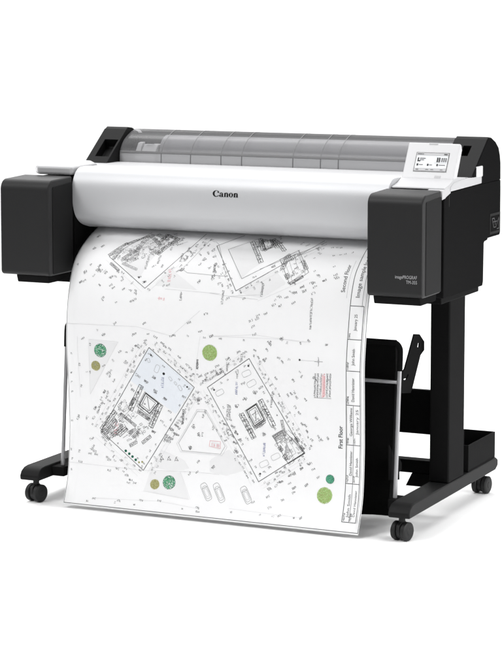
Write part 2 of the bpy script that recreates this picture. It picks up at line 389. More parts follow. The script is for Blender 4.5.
# paper basket: two rods, sleeve bar, cross rod, cloth
for sgn in (1, -1):
    x = .520*sgn
    b = MB(); b.tube([(x,.128,.086),(x,.158,.450)], .0058, 16); b.build('basket_rod', M['steel'], P)
    b = MB(); b.tube(spline([(x,.1575,.444),(x,.161,.494),(x-.0025*sgn,.1625,.507),(x-.010*sgn,.1635,.5165),(x-.022*sgn,.164,.5200),(x-.06*sgn,.164,.5205),(0,.164,.5205)], 5), .0078, 16); b.build('basket_elbow', M['cloth'], P)
b = MB(); b.tube([(-.515,.160,.412),(.512,.160,.412)], .0052, 14); b.build('basket_cross_rod', M['steel'], P)
b = MB()
front = spline([(.165,.519),(.172,.42),(.180,.28),(.186,.15),(.192,.06),(.200,.022)], 16); back = spline([(.216,.022),(.228,.10),(.226,.28),(.205,.42),(.176,.519)], 16)
nx = 40; prof_c = front+back; vs = []; fs = []
for i in range(nx+1):
    x = -.492+(.992)*i/nx
    for j,(y,z) in enumerate(prof_c):
        x = min(x, .500)
        w = math.sin(max(0,min(1,(.519-z)/.5))*math.pi)
        xx = x
        if i == nx: xx = .5035 if z > .437 else .500-.022*max(0,min(1,(.40-z)/.36))
        vs.append((xx, y+w*.006*math.sin(x*23+z*9), z+.008*math.sin(x*17)*max(0,(.2-z))*4))
n = len(prof_c)
for i in range(nx):
    for j in range(n): fs.append((i*n+j,i*n+(j+1)%n,(i+1)*n+(j+1)%n,(i+1)*n+j))
fs += [tuple(range(n)), tuple(nx*n+k for k in range(n))]
b.add(vs, fs); b.build('basket_cloth', M['cloth'], P)

# slotted bracket arms
def plate(name, x, th, outer, holes, m):
    bm = bmesh.new()
    def loop(pts):
        v = [bm.verts.new((x, y, z)) for y,z in pts]
        return [bm.edges.new((v[i], v[(i+1)%len(v)])) for i in range(len(v))]
    ed = loop(outer)
    for h in holes: ed += loop(h)
    r = bmesh.ops.triangle_fill(bm, use_beauty=True, edges=ed)
    fc = [f for f in r['geom'] if isinstance(f, bmesh.types.BMFace)]
    e = bmesh.ops.extrude_face_region(bm, geom=fc)
    for v in e['geom']:
        if isinstance(v, bmesh.types.BMVert): v.co.x += th
    bmesh.ops.recalc_face_normals(bm, faces=bm.faces)
    me = bpy.data.meshes.new(name); bm.to_mesh(me); bm.free(); me.materials.append(m)
    o = bpy.data.objects.new(name, me); C.objects.link(o); attach(o, P); return o
for x in (.512, -.516):
    plate('bracket_arm', x, .004, ARM, ARM_HOLES, M['stand'])
plate('basket_hook', .500, .004, HOOK, [], M['stand'])

# ------------------------------------------------------------------ the printed sheet
PZ=[.825,.812,.786,.763,.733,.70,.647,.577,.477,.395,.307,.218,.103,.010]
PL=[.340,.285,.229,.176,.128,.094,.068,.050,.044,.050,.056,.058,.048,.018]
PR=[.350,.300,.245,.195,.150,.116,.092,.076,.060,.060,.062,.062,.052,.018]
def _cr(a,i,f):
    n=len(a);g=lambda k:a[max(0,min(n-1,k))]
    p0,p1,p2,p3=g(i-1),g(i),g(i+1),g(i+2)
    return .5*(2*p1+(p2-p0)*f+(2*p0-5*p1+4*p2-p3)*f*f+(3*p1-p0-3*p2+p3)*f**3)
_T=[];_s=0;_N=30
for _k in range((len(PZ)-1)*_N+1):
    _i=min(_k//_N,len(PZ)-2);_f=_k/_N-_i
    _q=(_cr(PL,_i,_f),_cr(PR,_i,_f),_cr(PZ,_i,_f))
    if _T:
        _o=_T[-1];_s+=math.hypot((_q[0]+_q[1]-_o[1]-_o[2])/2,_q[2]-_o[3])
    _T.append((_s,)+_q)
TMAX=_s
def paper(x,t,off=0.0):
    t=max(0,min(TMAX-1e-6,t));lo,hi=0,len(_T)-1
    while hi-lo>1:
        m=(lo+hi)//2
        if _T[m][0]<=t: lo=m
        else: hi=m
    a,b=_T[lo],_T[hi];f=(t-a[0])/(b[0]-a[0])
    w=(x+.457)/.914
    yl=a[1]+(b[1]-a[1])*f;yr=a[2]+(b[2]-a[2])*f;z=a[3]+(b[3]-a[3])*f
    y=yl*(1-w)+yr*w
    if off:
        dy=(b[1]-a[1])*(1-w)+(b[2]-a[2])*w;dz=b[3]-a[3];l=math.hypot(dy,dz)
        y+=off*dz/l; z-=off*dy/l   # outward normal: towards the viewer
    return (x,y,z)

DRAW=[
('P',[(-0.3837,0.4938),(-0.2902,0.496),(-0.386,0.6547)],4),
('P',[(-0.1927,0.5085),(-0.0574,0.6108),(-0.1142,0.6913),(-0.2568,0.6037)],5),
('P',[(-0.1934,0.8612),(-0.098,0.8565),(-0.0627,0.9288),(-0.2082,0.9186)],4),
('P',[(-0.1867,0.8552),(-0.1605,0.7968),(-0.0876,0.8196),(-0.0687,0.845),(-0.1262,0.8554)],4),
('P',[(-0.0076,0.8128),(0.0508,0.7792),(0.0747,0.7969),(0.0992,0.8341),(0.0433,0.8532),(-0.0064,0.8468)],4),
('P',[(0.0624,0.3338),(0.1661,0.2636),(0.2086,0.3032),(0.1394,0.3495)],4),
('P',[(-0.1868,0.324),(-0.1532,0.2743),(-0.0566,0.3355),(-0.1853,0.3331)],4),
('P',[(0.0002,0.1928),(0.056,0.1377),(0.1156,0.2413),(0.0728,0.2945)],4),
('P',[(-0.0011,0.193),(0.0453,0.1388),(0.1139,0.247),(0.0671,0.2963)],4),
('P',[(-0.3291,0.245),(-0.2587,0.151),(-0.1948,0.18),(-0.2359,0.3031),(-0.2647,0.3093)],4),
('P',[(-0.0025,0.7609),(0.0254,0.7628),(0.0211,0.7829),(-0.0084,0.7769)],4),
('L',[(-0.1927,0.5057),(-0.0543,0.6105),(-0.137,0.7358),(-0.2148,0.8604),(-0.3544,0.7594),(-0.2735,0.6318),(-0.1927,0.5057)],1.25,1),
('L',[(0.1153,0.5169),(0.1959,0.6441),(0.2778,0.7698),(0.1442,0.8613),(0.0625,0.7362),(-0.014,0.6079),(0.1153,0.5169)],1.25,1),
('L',[(-0.2719,0.1262),(-0.2829,0.1509),(-0.2949,0.1735),(-0.3084,0.1938),(-0.3227,0.2126),(-0.3379,0.2303),(-0.3537,0.2472),(-0.3282,0.265),(-0.3044,0.281),(-0.2817,0.2961),(-0.2597,0.3108),(-0.2382,0.3252),(-0.2172,0.3393),(-0.2022,0.3244),(-0.1875,0.3092),(-0.1734,0.2938),(-0.1599,0.278),(-0.1476,0.261),(-0.137,0.242),(-0.1276,0.2214),(-0.1191,0.1993),(-0.1117,0.1754),(-0.1062,0.1481),(-0.1019,0.1184)],1.1,1),
('L',[(0.0174,0.1167),(0.0027,0.1331),(-0.0118,0.1498),(-0.0268,0.1655),(-0.0426,0.1797),(-0.0197,0.2124),(0.001,0.2416),(0.0194,0.2675),(0.0348,0.2901),(0.0487,0.3114),(0.0617,0.3322),(0.0792,0.3211),(0.0964,0.3099),(0.1134,0.2986),(0.13,0.2871),(0.1463,0.2753),(0.1619,0.2628),(0.1766,0.2493),(0.1906,0.2346),(0.2043,0.2193),(0.2176,0.2032),(0.2304,0.1861),(0.2426,0.1677),(0.2537,0.1472),(0.2643,0.1253)],1.2,1),
('L',[(0.0735,0.1251),(0.0591,0.14),(0.0447,0.1548),(0.0298,0.1686),(0.0143,0.1812),(-0.0015,0.1933),(0.0205,0.2235),(0.0407,0.251),(0.0581,0.2749),(0.0733,0.2963),(0.0906,0.2858),(0.1075,0.275),(0.1238,0.2638),(0.1395,0.2516),(0.1544,0.2385),(0.169,0.2248),(0.1834,0.2105),(0.1973,0.1954),(0.2109,0.1795)],1.0,2),
('L',[(0.1672,0.2251),(0.1881,0.2562),(0.2055,0.2827),(0.2206,0.3069),(0.2364,0.2938),(0.2519,0.2804),(0.2666,0.2663),(0.2492,0.2413),(0.2299,0.2133),(0.2088,0.1821),(0.1953,0.1972),(0.1815,0.2115),(0.1672,0.2251)],1.1,2),
('L',[(0.1809,0.2297),(0.1976,0.2542),(0.212,0.2756),(0.2246,0.295),(0.2407,0.2791),(0.2557,0.2623),(0.2327,0.2302),(0.2071,0.1939),(0.1943,0.2124),(0.1809,0.2297)],0.8,3),
('L',[(0.1202,0.2644),(0.1371,0.254),(0.1535,0.2428),(0.1696,0.231),(0.1855,0.219),(0.2011,0.2064),(0.2164,0.1932),(0.2314,0.1794),(0.246,0.1647),(0.2599,0.1484),(0.2734,0.1313)],0.9,2),
('L',[(0.2231,0.2013),(0.2424,0.1841),(0.261,0.1656),(0.2786,0.1449)],0.9,2),
('L',[(0.206,0.1806),(0.2256,0.2149),(0.2431,0.2455),(0.2581,0.2721)],1.0,3),
('L',[(0.1917,0.2206),(0.2188,0.2666),(0.2278,0.2494),(0.2034,0.2062)],0.8,3),
('L',[(-0.0467,0.6789),(-0.0203,0.6781),(0.0388,0.7707),(0.0248,0.7944),(-0.0945,0.7945),(-0.1059,0.7736),(-0.0467,0.6789)],0.9,3),
('L',[(-0.0477,0.6734),(-0.0192,0.6724),(0.0447,0.7725),(0.0295,0.7981),(-0.0993,0.7982),(-0.1116,0.7756),(-0.0477,0.6734)],0.7,12),
('L',[(-0.0661,0.1467),(-0.0753,0.1563),(-0.0795,0.1837),(-0.0853,0.2082),(-0.0923,0.2307),(-0.1002,0.2518),(-0.1099,0.2706),(-0.1093,0.2795),(-0.0955,0.2875),(-0.0727,0.2883),(-0.05,0.2892),(-0.0273,0.2901),(-0.0046,0.2909),(0.0179,0.2918),(0.0224,0.2849),(0.0107,0.2617),(-0.0041,0.2347),(-0.0208,0.2047),(-0.04,0.1711),(-0.0525,0.1599),(-0.064,0.1587)],0.9,3),
('L',[(-0.0081,0.7589),(0.024,0.7594),(0.0243,0.7787),(-0.0103,0.7748),(-0.0081,0.7589)],0.8,6),
('L',[(-0.47,0.8566),(-0.2148,0.8603),(-0.0564,0.8511),(0.0229,0.8514)],0.5,12),
('L',[(-0.4573,0.4526),(-0.2341,0.4488),(-0.1239,0.4693),(-0.04,0.393)],0.5,12),
('L',[(-0.1547,0.3379),(-0.1324,0.3386),(-0.1101,0.3392),(-0.0878,0.3399),(-0.0656,0.3406),(-0.0388,0.3413),(-0.012,0.342),(0.0147,0.3427)],0.6,12),
('L',[(-0.0159,0.3425),(0.0137,0.3454),(0.0432,0.3484),(0.065,0.3494),(0.0868,0.3505),(0.1086,0.3516),(0.1303,0.3527)],0.7,12),
('L',[(0.0432,0.3484),(0.0682,0.3459),(0.0931,0.3434),(0.118,0.341),(0.1428,0.3386)],0.7,12),
('L',[(-0.3632,0.9532),(-0.1555,0.9429),(-0.0337,0.9523)],0.4,12),
('L',[(0.064,0.9431),(0.2872,0.9484)],0.4,12),
('L',[(-0.0057,0.4622),(0.1102,0.4597),(0.2103,0.4581),(0.2814,0.4625)],0.4,12),
('L',[(-0.0057,0.4629),(0.1289,0.4505),(0.2103,0.457),(0.2907,0.4609)],0.4,12),
('L',[(0.1308,0.3571),(0.1514,0.3471),(0.1719,0.337),(0.1921,0.3269),(0.2123,0.3168),(0.2322,0.3066),(0.2519,0.2963),(0.2713,0.2858)],0.4,12),
('L',[(-0.4208,0.488),(-0.4181,0.6649)],0.4,12),
('L',[(-0.0355,0.4647),(-0.0419,0.5187),(-0.056,0.6015)],0.4,12),
('L',[(-0.0981,0.8547),(-0.0597,0.9286)],0.4,12),
('L',[(-0.2082,0.9186),(-0.0625,0.9297)],0.4,12),
('L',[(-0.3837,0.4938),(-0.2902,0.496),(-0.386,0.6547),(-0.3837,0.4938)],0.4,12),
('H',[(-0.2205,0.6173),(-0.2586,0.6915)],5.2,0),
('H',[(-0.1608,0.6676),(-0.194,0.735)],5.2,0),
('L',[(-0.208,0.6386),(-0.1691,0.6639),(-0.1964,0.6962),(-0.2291,0.6745),(-0.208,0.6386)],2.0,0),
('L',[(-0.206,0.6453),(-0.1771,0.6649),(-0.1971,0.689),(-0.2215,0.6731),(-0.206,0.6453)],1.0,1),
('L',[(-0.2031,0.6483),(-0.1971,0.6861)],1.2,1),
('L',[(-0.2101,0.6347),(-0.1647,0.6636),(-0.1967,0.7042),(-0.2359,0.679),(-0.2101,0.6347)],1.0,1),
('H',[(-0.234,0.693),(-0.1969,0.7143)],3.4,1),
('H',[(-0.2901,0.7034),(-0.2417,0.736)],2.6,1),
('H',[(-0.258,0.6767),(-0.2441,0.6554)],3,1),
('H',[(-0.3517,0.7548),(-0.3056,0.6985)],4.6,1),
('H',[(-0.3403,0.764),(-0.3041,0.7248)],4,1),
('H',[(-0.3221,0.7726),(-0.2819,0.7392)],4,1),
('H',[(-0.3516,0.7609),(-0.3265,0.781)],3,1),
('H',[(-0.2953,0.7664),(-0.2707,0.7443)],4,1),
('H',[(-0.2618,0.7597),(-0.2417,0.744)],2.5,2),
('H',[(-0.2519,0.7696),(-0.2342,0.7521)],3,2),
('H',[(-0.2205,0.783),(-0.1942,0.7609)],3,2),
('H',[(-0.2604,0.7943),(-0.2383,0.7805)],3,2),
('H',[(0.0879,0.6754),(0.1271,0.7412)],5.2,0),
('H',[(0.1469,0.6313),(0.1868,0.7027)],5.2,0),
('L',[(0.1051,0.6651),(0.1345,0.6448),(0.1581,0.6857),(0.1288,0.706),(0.1051,0.6651)],2.0,0),
('L',[(0.1114,0.6668),(0.1319,0.6531),(0.1509,0.6849),(0.1303,0.6991),(0.1114,0.6668)],1.0,1),
('L',[(0.1309,0.6608),(0.1338,0.6921)],1.2,1),
('L',[(0.1002,0.6654),(0.136,0.6411),(0.1629,0.6867),(0.1273,0.7111),(0.1002,0.6654)],0.9,1),
('H',[(0.1312,0.7103),(0.1605,0.69)],3,1),
('H',[(0.1842,0.733),(0.2131,0.715)],2.8,2),
('H',[(0.2111,0.6838),(0.2203,0.7278)],2.6,2),
('H',[(0.1914,0.7391),(0.2131,0.7284)],3,2),
('L',[(0.1842,0.7312),(0.2156,0.7107),(0.2804,0.7677),(0.231,0.8028),(0.1842,0.7312)],1.3,2),
('L',[(0.1914,0.7328),(0.2131,0.7177),(0.2203,0.7305),(0.1987,0.7501),(0.1914,0.7328)],1.0,2),
('L',[(0.23,0.7096),(0.2609,0.7338),(0.2562,0.7453)],0.8,2),
('L',[(0.2179,0.7374),(0.2449,0.7817)],0.8,2),
('L',[(0.2378,0.7823),(0.2543,0.7721),(0.2275,0.7277)],0.8,3),
('P',[(0.2251,0.7412),(0.2376,0.7735),(0.2185,0.7773)],12),
('P',[(0.2394,0.7311),(0.2588,0.7562),(0.2661,0.7644),(0.2562,0.7342)],12),
('H',[(0.2027,0.7591),(0.2126,0.7698)],3.4,1),
('H',[(0.2176,0.7818),(0.2274,0.7925)],3.4,1),
('H',[(0.2658,0.7512),(0.2756,0.7619)],3.4,1),
('H',[(0.2523,0.7283),(0.2619,0.7391)],3.4,1),
('L',[(0.231,0.8028),(0.2805,0.7699)],2.2,1),
('H',[(-0.276,0.1804),(-0.2609,0.1366)],4.6,1),
('H',[(-0.2085,0.2292),(-0.1731,0.1507)],4.6,0),
('H',[(-0.26,0.149),(-0.217,0.1876)],3.2,1),
('H',[(-0.222,0.1763),(-0.2178,0.1308)],4,0),
('H',[(-0.218,0.1356),(-0.1828,0.1516)],4,1),
('H',[(-0.2495,0.1336),(-0.2031,0.1624)],4,1),
('H',[(-0.3562,0.2421),(-0.3212,0.1877)],3.4,1),
('H',[(-0.338,0.2563),(-0.3249,0.2135)],3.4,2),
('H',[(-0.3082,0.2545),(-0.2755,0.2101)],4,1),
('H',[(-0.3195,0.1914),(-0.2696,0.1451)],3.6,1),
('H',[(-0.2745,0.2368),(-0.2736,0.1802)],4,2),
('H',[(-0.2912,0.2593),(-0.266,0.233)],3.4,2),
('H',[(-0.3408,0.2703),(-0.3095,0.2914)],2.4,2),
('H',[(-0.3034,0.2683),(-0.2529,0.286)],2.4,3),
('H',[(0.055,0.1502),(0.1165,0.2407)],4.6,1),
('H',[(0.0841,0.1735),(0.0847,0.1333)],4,0),
('H',[(0.1055,0.191),(0.1263,0.1574)],4,0),
('H',[(0.1083,0.1311),(0.1363,0.152)],4.6,0),
('L',[(0.0875,0.1518),(0.1031,0.1363),(0.1242,0.1703),(0.1098,0.1831),(0.0875,0.1518)],1.2,1),
('L',[(0.085,0.144),(0.1071,0.1325),(0.13,0.1709),(0.1123,0.1878),(0.085,0.144)],1.2,0),
('H',[(0.0722,0.131),(0.1029,0.1885)],4,0),
('H',[(0.1114,0.1369),(0.1409,0.174)],4.2,1),
('H',[(0.1375,0.1532),(0.1677,0.1873)],4.2,1),
('H',[(0.1861,0.2605),(0.1894,0.2072)],4,1),
('H',[(0.2359,0.224),(0.2584,0.2561)],3,1),
('H',[(0.2198,0.3029),(0.2529,0.2798)],2.6,1),
('H',[(0.2006,0.2753),(0.2105,0.2893)],3.4,1),
('H',[(0.1777,0.2215),(0.1893,0.2002)],3,2),
('K',[(-0.3447,0.7557),(-0.2658,0.6741)],14,60),
('K',[(-0.3187,0.7709),(-0.2472,0.6958)],10,40),
('K',[(-0.2735,0.7787),(-0.197,0.7266)],12,26),
('K',[(-0.345,0.2482),(-0.1841,0.1364)],13,90),
('K',[(-0.3073,0.2643),(-0.1984,0.1961)],14,60),
('K',[(-0.2353,0.2207),(-0.1524,0.1573)],12,70),
('K',[(0.062,0.1716),(0.1373,0.131)],14,60),
('K',[(0.1764,0.234),(0.2233,0.1972)],8,24),
('K',[(0.2026,0.2812),(0.2482,0.2523)],8,18),
('K',[(0.1993,0.7457),(0.2543,0.7912)],10,24),
('K',[(0.2173,0.7218),(0.2658,0.768)],8,18),
('K',[(-0.2467,0.6755),(-0.1774,0.6991)],14,34),
('K',[(0.1022,0.7142),(0.1697,0.6637)],14,34),
('T',[(-0.3473,0.5238)],19,7),
('T',[(-0.3641,0.5695)],14,8),
('T',[(-0.0047,0.5087)],22,9),
('T',[(-0.1749,0.8966)],14,8),
('T',[(-0.1307,0.8873)],19,7),
('T',[(0.3575,0.8353)],12,10),
('T',[(0.344,0.8811)],22,9),
('T',[(-0.2729,0.8097)],4,13),
('T',[(-0.2614,0.817)],4,13),
('T',[(-0.251,0.8244)],4,13),
('T',[(-0.2404,0.8327)],4,13),
('T',[(-0.2296,0.8389)],3,8),
('T',[(-0.2195,0.8369)],3,8),
('T',[(-0.1488,0.578)],4,0),
('T',[(-0.1866,0.5272)],3,1),
('T',[(-0.0766,0.6109)],3,1),
('T',[(0.0066,0.6131)],3,1),
('T',[(0.1131,0.5378)],3,1),
('T',[(0.1478,0.8388)],3,1),
('T',[(-0.2412,0.3085)],3,1),
('T',[(-0.2221,0.3215)],3,1),
('T',[(0.2664,0.511)],3,1),
('C',[(-0.0264,0.881),(0.0012,0.9255)],40,1),
('C',[(0.0122,0.8776),(0.0422,0.9273)],40,1),
('C',[(0.0965,0.8796),(0.1234,0.9231)],40,1),
('C',[(0.0945,0.5661),(0.119,0.5532)],22,1),
('C',[(0.1094,0.5944),(0.1338,0.5792)],22,1),
('C',[(0.0127,0.6263),(0.035,0.6133)],22,1),
('C',[(0.1461,0.8168),(0.1709,0.8035)],22,1),
('C',[(0.1813,0.7938),(0.2051,0.7806)],22,1),
('C',[(-0.1644,0.5546),(-0.1741,0.5754)],16,1),
('C',[(-0.1321,0.5865),(-0.1245,0.596)],16,1),
('C',[(-0.1159,0.5993),(-0.1096,0.6069)],16,1),
('C',[(-0.1031,0.6084),(-0.0948,0.6219)],16,1),
('C',[(-0.1965,0.5366),(-0.1926,0.5484)],16,1),
('L',[(-0.1628,0.8266),(-0.1594,0.8161),(-0.1515,0.8245),(-0.1604,0.8241)],0.9,1),
('L',[(-0.1594,0.8161),(-0.1557,0.8135)],0.9,1),
('L',[(-0.1402,0.8263),(-0.1367,0.8159),(-0.1289,0.8243),(-0.1377,0.8239)],0.9,1),
('L',[(-0.1367,0.8159),(-0.133,0.8133)],0.9,1),
('L',[(-0.1169,0.8261),(-0.1135,0.8156),(-0.1057,0.824),(-0.1145,0.8236)],0.9,1),
('L',[(-0.1135,0.8156),(-0.1098,0.813)],0.9,1),
('L',[(0.2706,0.5116),(0.3341,0.5118)],0.7,12),
('L',[(0.321,0.5001),(0.3233,0.5117),(0.3217,0.5249)],1.0,2),
('L',[(0.3107,0.5125),(0.3341,0.5118)],1.2,2),
('P',[(0.3212,0.5053),(0.3252,0.512),(0.3216,0.5192),(0.3168,0.5125)],12),
('W',[(0.3098,0.6122),(0.3131,0.5452)],2.0,2),
('W',[(0.3183,0.6116),(0.3215,0.5446)],2.0,2),
('W',[(0.3268,0.611),(0.33,0.544)],2.0,2),
('W',[(0.3367,0.6102),(0.3398,0.5434)],2.0,6),
('W',[(0.3456,0.6096),(0.3487,0.5427)],2.0,2),
('W',[(0.3546,0.6089),(0.3576,0.5421)],2.0,2),
('P',[(0.332,0.5462),(0.3423,0.553),(0.3417,0.612),(0.3313,0.6127)],14),
('L',[(0.3087,0.6131),(0.3586,0.6121)],0.8,2),
('W',[(-0.1451,0.3175),(-0.1501,0.2789)],4,6),
('W',[(-0.3062,0.7646),(-0.3028,0.7298)],4,6),
('W',[(-0.1752,0.3653),(-0.1503,0.3659)],4,6),
('W',[(-0.0045,0.771),(0.0233,0.7709)],4,6),
('W',[(-0.1548,0.6198),(-0.1525,0.588)],3,11),
('W',[(0.1575,0.7898),(0.1582,0.7507)],3,11),
('W',[(0.0736,0.6221),(0.0778,0.5851)],3,11),
('W',[(-0.0435,0.5579),(-0.0416,0.5293)],2.6,2),
('W',[(-0.0438,0.5558),(-0.0421,0.5301)],2.6,2),
('W',[(0.0475,0.5572),(0.0505,0.5317)],2.6,2),
('W',[(0.0776,0.5755),(0.0807,0.5499)],2.6,2),
('W',[(-0.0942,0.7218),(-0.0889,0.6757)],2.6,2),
('W',[(-0.2338,0.7679),(-0.2327,0.7362)],2.6,2),
('W',[(-0.0945,0.7191),(-0.0895,0.6758)],2.6,2),
('W',[(0.052,0.6962),(0.0543,0.6534)],2.6,2),
('W',[(0.1792,0.6512),(0.1839,0.6088)],2.6,2),
('W',[(0.2934,0.4272),(0.2902,0.3395)],2.6,2),
('W',[(-0.1024,0.3687),(-0.1033,0.3434)],2.6,2),
('W',[(-0.2271,0.2842),(-0.2292,0.2374)],2.6,2),
('W',[(-0.1934,0.2643),(-0.1967,0.232)],2.6,2),
('W',[(0.1399,0.3447),(0.1411,0.3053)],2.6,2),
('W',[(0.024,0.3716),(0.0241,0.3324)],2.6,2),
('W',[(-0.0146,0.2841),(-0.0167,0.2588)],2.6,2),
('W',[(-0.1265,0.2537),(-0.1323,0.2194)],2.6,2),
('W',[(-0.1188,0.213),(-0.1221,0.1921)],2.6,2),
('W',[(-0.0152,0.2804),(-0.0194,0.2507)],2.6,2),
('W',[(0.0437,0.6967),(0.0487,0.651)],2.6,2),
('W',[(0.092,0.5244),(0.0936,0.5049)],2.6,2),
('W',[(0.1394,0.3357),(0.1401,0.3104)],2.6,2),
('W',[(-0.2308,0.5086),(-0.2246,0.4983)],2.3,2),
('W',[(-0.248,0.5206),(-0.2416,0.5103)],2.3,2),
('W',[(-0.2727,0.5572),(-0.2658,0.5467)],2.3,2),
('W',[(-0.3305,0.5937),(-0.3236,0.5831)],2.3,2),
('W',[(-0.3236,0.6006),(-0.3168,0.5901)],2.3,2),
('W',[(-0.3109,0.6136),(-0.304,0.6031)],2.3,2),
('W',[(-0.3432,0.6485),(-0.3363,0.6379)],2.3,2),
('W',[(-0.3366,0.6639),(-0.3297,0.6532)],2.3,2),
('W',[(-0.3602,0.6935),(-0.3534,0.6829)],2.3,2),
('W',[(-0.3759,0.6994),(-0.369,0.6888)],2.3,2),
('W',[(-0.32,0.5883),(-0.3132,0.5777)],2.3,2),
('W',[(-0.4318,0.7317),(-0.4251,0.7211)],2.3,2),
('W',[(-0.3812,0.8108),(-0.375,0.8003)],2.3,2),
('W',[(-0.4027,0.7294),(-0.3959,0.7188)],2.3,2),
('W',[(-0.3543,0.6698),(-0.3474,0.6592)],2.3,2),
('W',[(-0.1788,0.471),(-0.1678,0.4786)],2.3,2),
('W',[(-0.1564,0.4877),(-0.1455,0.4952)],2.3,2),
('W',[(-0.1333,0.5024),(-0.1224,0.5099)],2.3,2),
('W',[(-0.1483,0.4962),(-0.1374,0.5037)],2.3,2),
('W',[(-0.1035,0.5231),(-0.0929,0.5306)],2.3,2),
('W',[(-0.0792,0.5442),(-0.0688,0.5518)],2.3,2),
('W',[(-0.0696,0.5527),(-0.0592,0.5602)],2.3,2),
('W',[(-0.0896,0.5586),(-0.0792,0.5662)],2.3,2),
('W',[(-0.2111,0.5992),(-0.2005,0.6068)],2.3,2),
('W',[(-0.1818,0.6247),(-0.1712,0.6323)],2.3,2),
('W',[(-0.1524,0.6455),(-0.1418,0.6531)],2.3,2),
('W',[(-0.1856,0.5882),(-0.175,0.5958)],2.3,2),
('W',[(-0.2102,0.491),(-0.1993,0.4985)],2.3,2),
('W',[(-0.1911,0.5233),(-0.1804,0.5309)],2.3,2),
('W',[(-0.1502,0.7517),(-0.1379,0.7572)],2.3,2),
('W',[(-0.1351,0.7323),(-0.1228,0.7377)],2.3,2),
('W',[(-0.1199,0.7219),(-0.1077,0.7274)],2.3,2),
('W',[(-0.1096,0.7074),(-0.0975,0.7129)],2.3,2),
('W',[(-0.1429,0.7693),(-0.1306,0.7747)],2.3,2),
('W',[(-0.0929,0.6375),(-0.0809,0.643)],2.3,2),
('W',[(-0.0534,0.6437),(-0.0414,0.6492)],2.3,2),
('W',[(-0.0433,0.6384),(-0.0314,0.6439)],2.3,2),
('W',[(-0.1906,0.7459),(-0.1782,0.7513)],2.3,2),
('W',[(-0.3894,0.8125),(-0.3768,0.8144)],2.3,2),
('W',[(-0.3789,0.818),(-0.3663,0.82)],2.3,2),
('W',[(-0.3942,0.8258),(-0.3816,0.8277)],2.3,2),
('W',[(-0.337,0.8329),(-0.3244,0.8348)],2.3,2),
('W',[(-0.3316,0.8388),(-0.3191,0.8407)],2.3,2),
('W',[(-0.3047,0.862),(-0.2921,0.8639)],2.3,2),
('W',[(-0.3299,0.8688),(-0.3173,0.8706)],2.3,2),
('W',[(-0.2727,0.8775),(-0.2601,0.8793)],2.3,2),
('W',[(-0.2592,0.8899),(-0.2466,0.8917)],2.3,2),
('W',[(-0.2651,0.8995),(-0.2525,0.9013)],2.3,2),
('W',[(-0.2449,0.8977),(-0.2323,0.8995)],2.3,2),
('W',[(-0.3734,0.8268),(-0.3608,0.8287)],2.3,2),
('W',[(-0.4244,0.8512),(-0.4116,0.8531)],2.3,2),
('W',[(-0.3675,0.953),(-0.3546,0.9548)],2.3,2),
('W',[(-0.2872,0.952),(-0.2745,0.9538)],2.3,2),
('W',[(-0.2169,0.9454),(-0.2043,0.9472)],2.3,2),
('W',[(-0.1601,0.9401),(-0.1476,0.9419)],2.3,2),
('W',[(-0.0383,0.9495),(-0.0259,0.9513)],2.3,2),
('W',[(-0.0364,0.9602),(-0.024,0.9619)],2.3,2),
('W',[(-0.0723,0.8616),(-0.0657,0.8518)],2.3,2),
('W',[(-0.0498,0.8552),(-0.0431,0.8454)],2.3,2),
('W',[(0.0009,0.8373),(0.0076,0.8275)],2.3,2),
('W',[(-0.0461,0.8261),(-0.0393,0.8163)],2.3,2),
('W',[(-0.0719,0.7895),(-0.065,0.7797)],2.3,2),
('W',[(-0.4176,0.5738),(-0.4154,0.5649)],2.3,2),
('W',[(-0.4145,0.6362),(-0.4124,0.6274)],2.3,2),
('W',[(-0.4262,0.7259),(-0.4242,0.7171)],2.3,2),
('W',[(-0.4231,0.8274),(-0.4216,0.8187)],2.3,2),
('W',[(-0.3379,0.4817),(-0.3364,0.4732)],2.3,2),
('W',[(-0.3807,0.5127),(-0.3789,0.5041)],2.3,2),
('W',[(-0.2365,0.591),(-0.2345,0.5823)],2.3,2),
('W',[(-0.2463,0.5824),(-0.2442,0.5737)],2.3,2),
('W',[(-0.2326,0.5882),(-0.2224,0.5941)],2.3,2),
('W',[(-0.2088,0.6026),(-0.1987,0.6086)],2.3,2),
('W',[(-0.1841,0.5868),(-0.1739,0.5927)],2.3,2),
('W',[(-0.1834,0.629),(-0.1732,0.6349)],2.3,2),
('W',[(-0.151,0.6468),(-0.1409,0.6526)],2.3,2),
('W',[(-0.2542,0.6302),(-0.244,0.6361)],2.3,2),
('W',[(-0.0665,0.5789),(-0.0531,0.5704)],2.3,2),
('W',[(-0.0419,0.5817),(-0.0285,0.5732)],2.3,2),
('W',[(-0.0375,0.6019),(-0.0242,0.5934)],2.3,2),
('W',[(-0.022,0.5735),(-0.0086,0.565)],2.3,2),
('W',[(0.0107,0.5485),(0.024,0.5401)],2.3,2),
('W',[(0.0443,0.526),(0.0572,0.5177)],2.3,2),
('W',[(0.0766,0.5047),(0.0892,0.4966)],2.3,2),
('W',[(0.0959,0.5048),(0.1085,0.4967)],2.3,2),
('W',[(-0.0289,0.5922),(-0.0156,0.5837)],2.3,2),
('W',[(-0.0045,0.5655),(0.0088,0.557)],2.3,2),
('W',[(0.143,0.6002),(0.1559,0.5918)],2.3,2),
('W',[(0.1258,0.6149),(0.1388,0.6065)],2.3,2),
('W',[(0.0938,0.6354),(0.1069,0.6269)],2.3,2),
('W',[(0.069,0.6576),(0.0822,0.6491)],2.3,2),
('W',[(0.0899,0.5928),(0.1029,0.5844)],2.3,2),
('W',[(-0.0513,0.6508),(-0.0379,0.6422)],2.3,2),
('W',[(-0.0216,0.6517),(-0.0083,0.6432)],2.3,2),
('W',[(0.1563,0.5209),(0.1689,0.5127)],2.3,2),
('W',[(0.0096,0.5743),(0.0335,0.5591)],2.3,2),
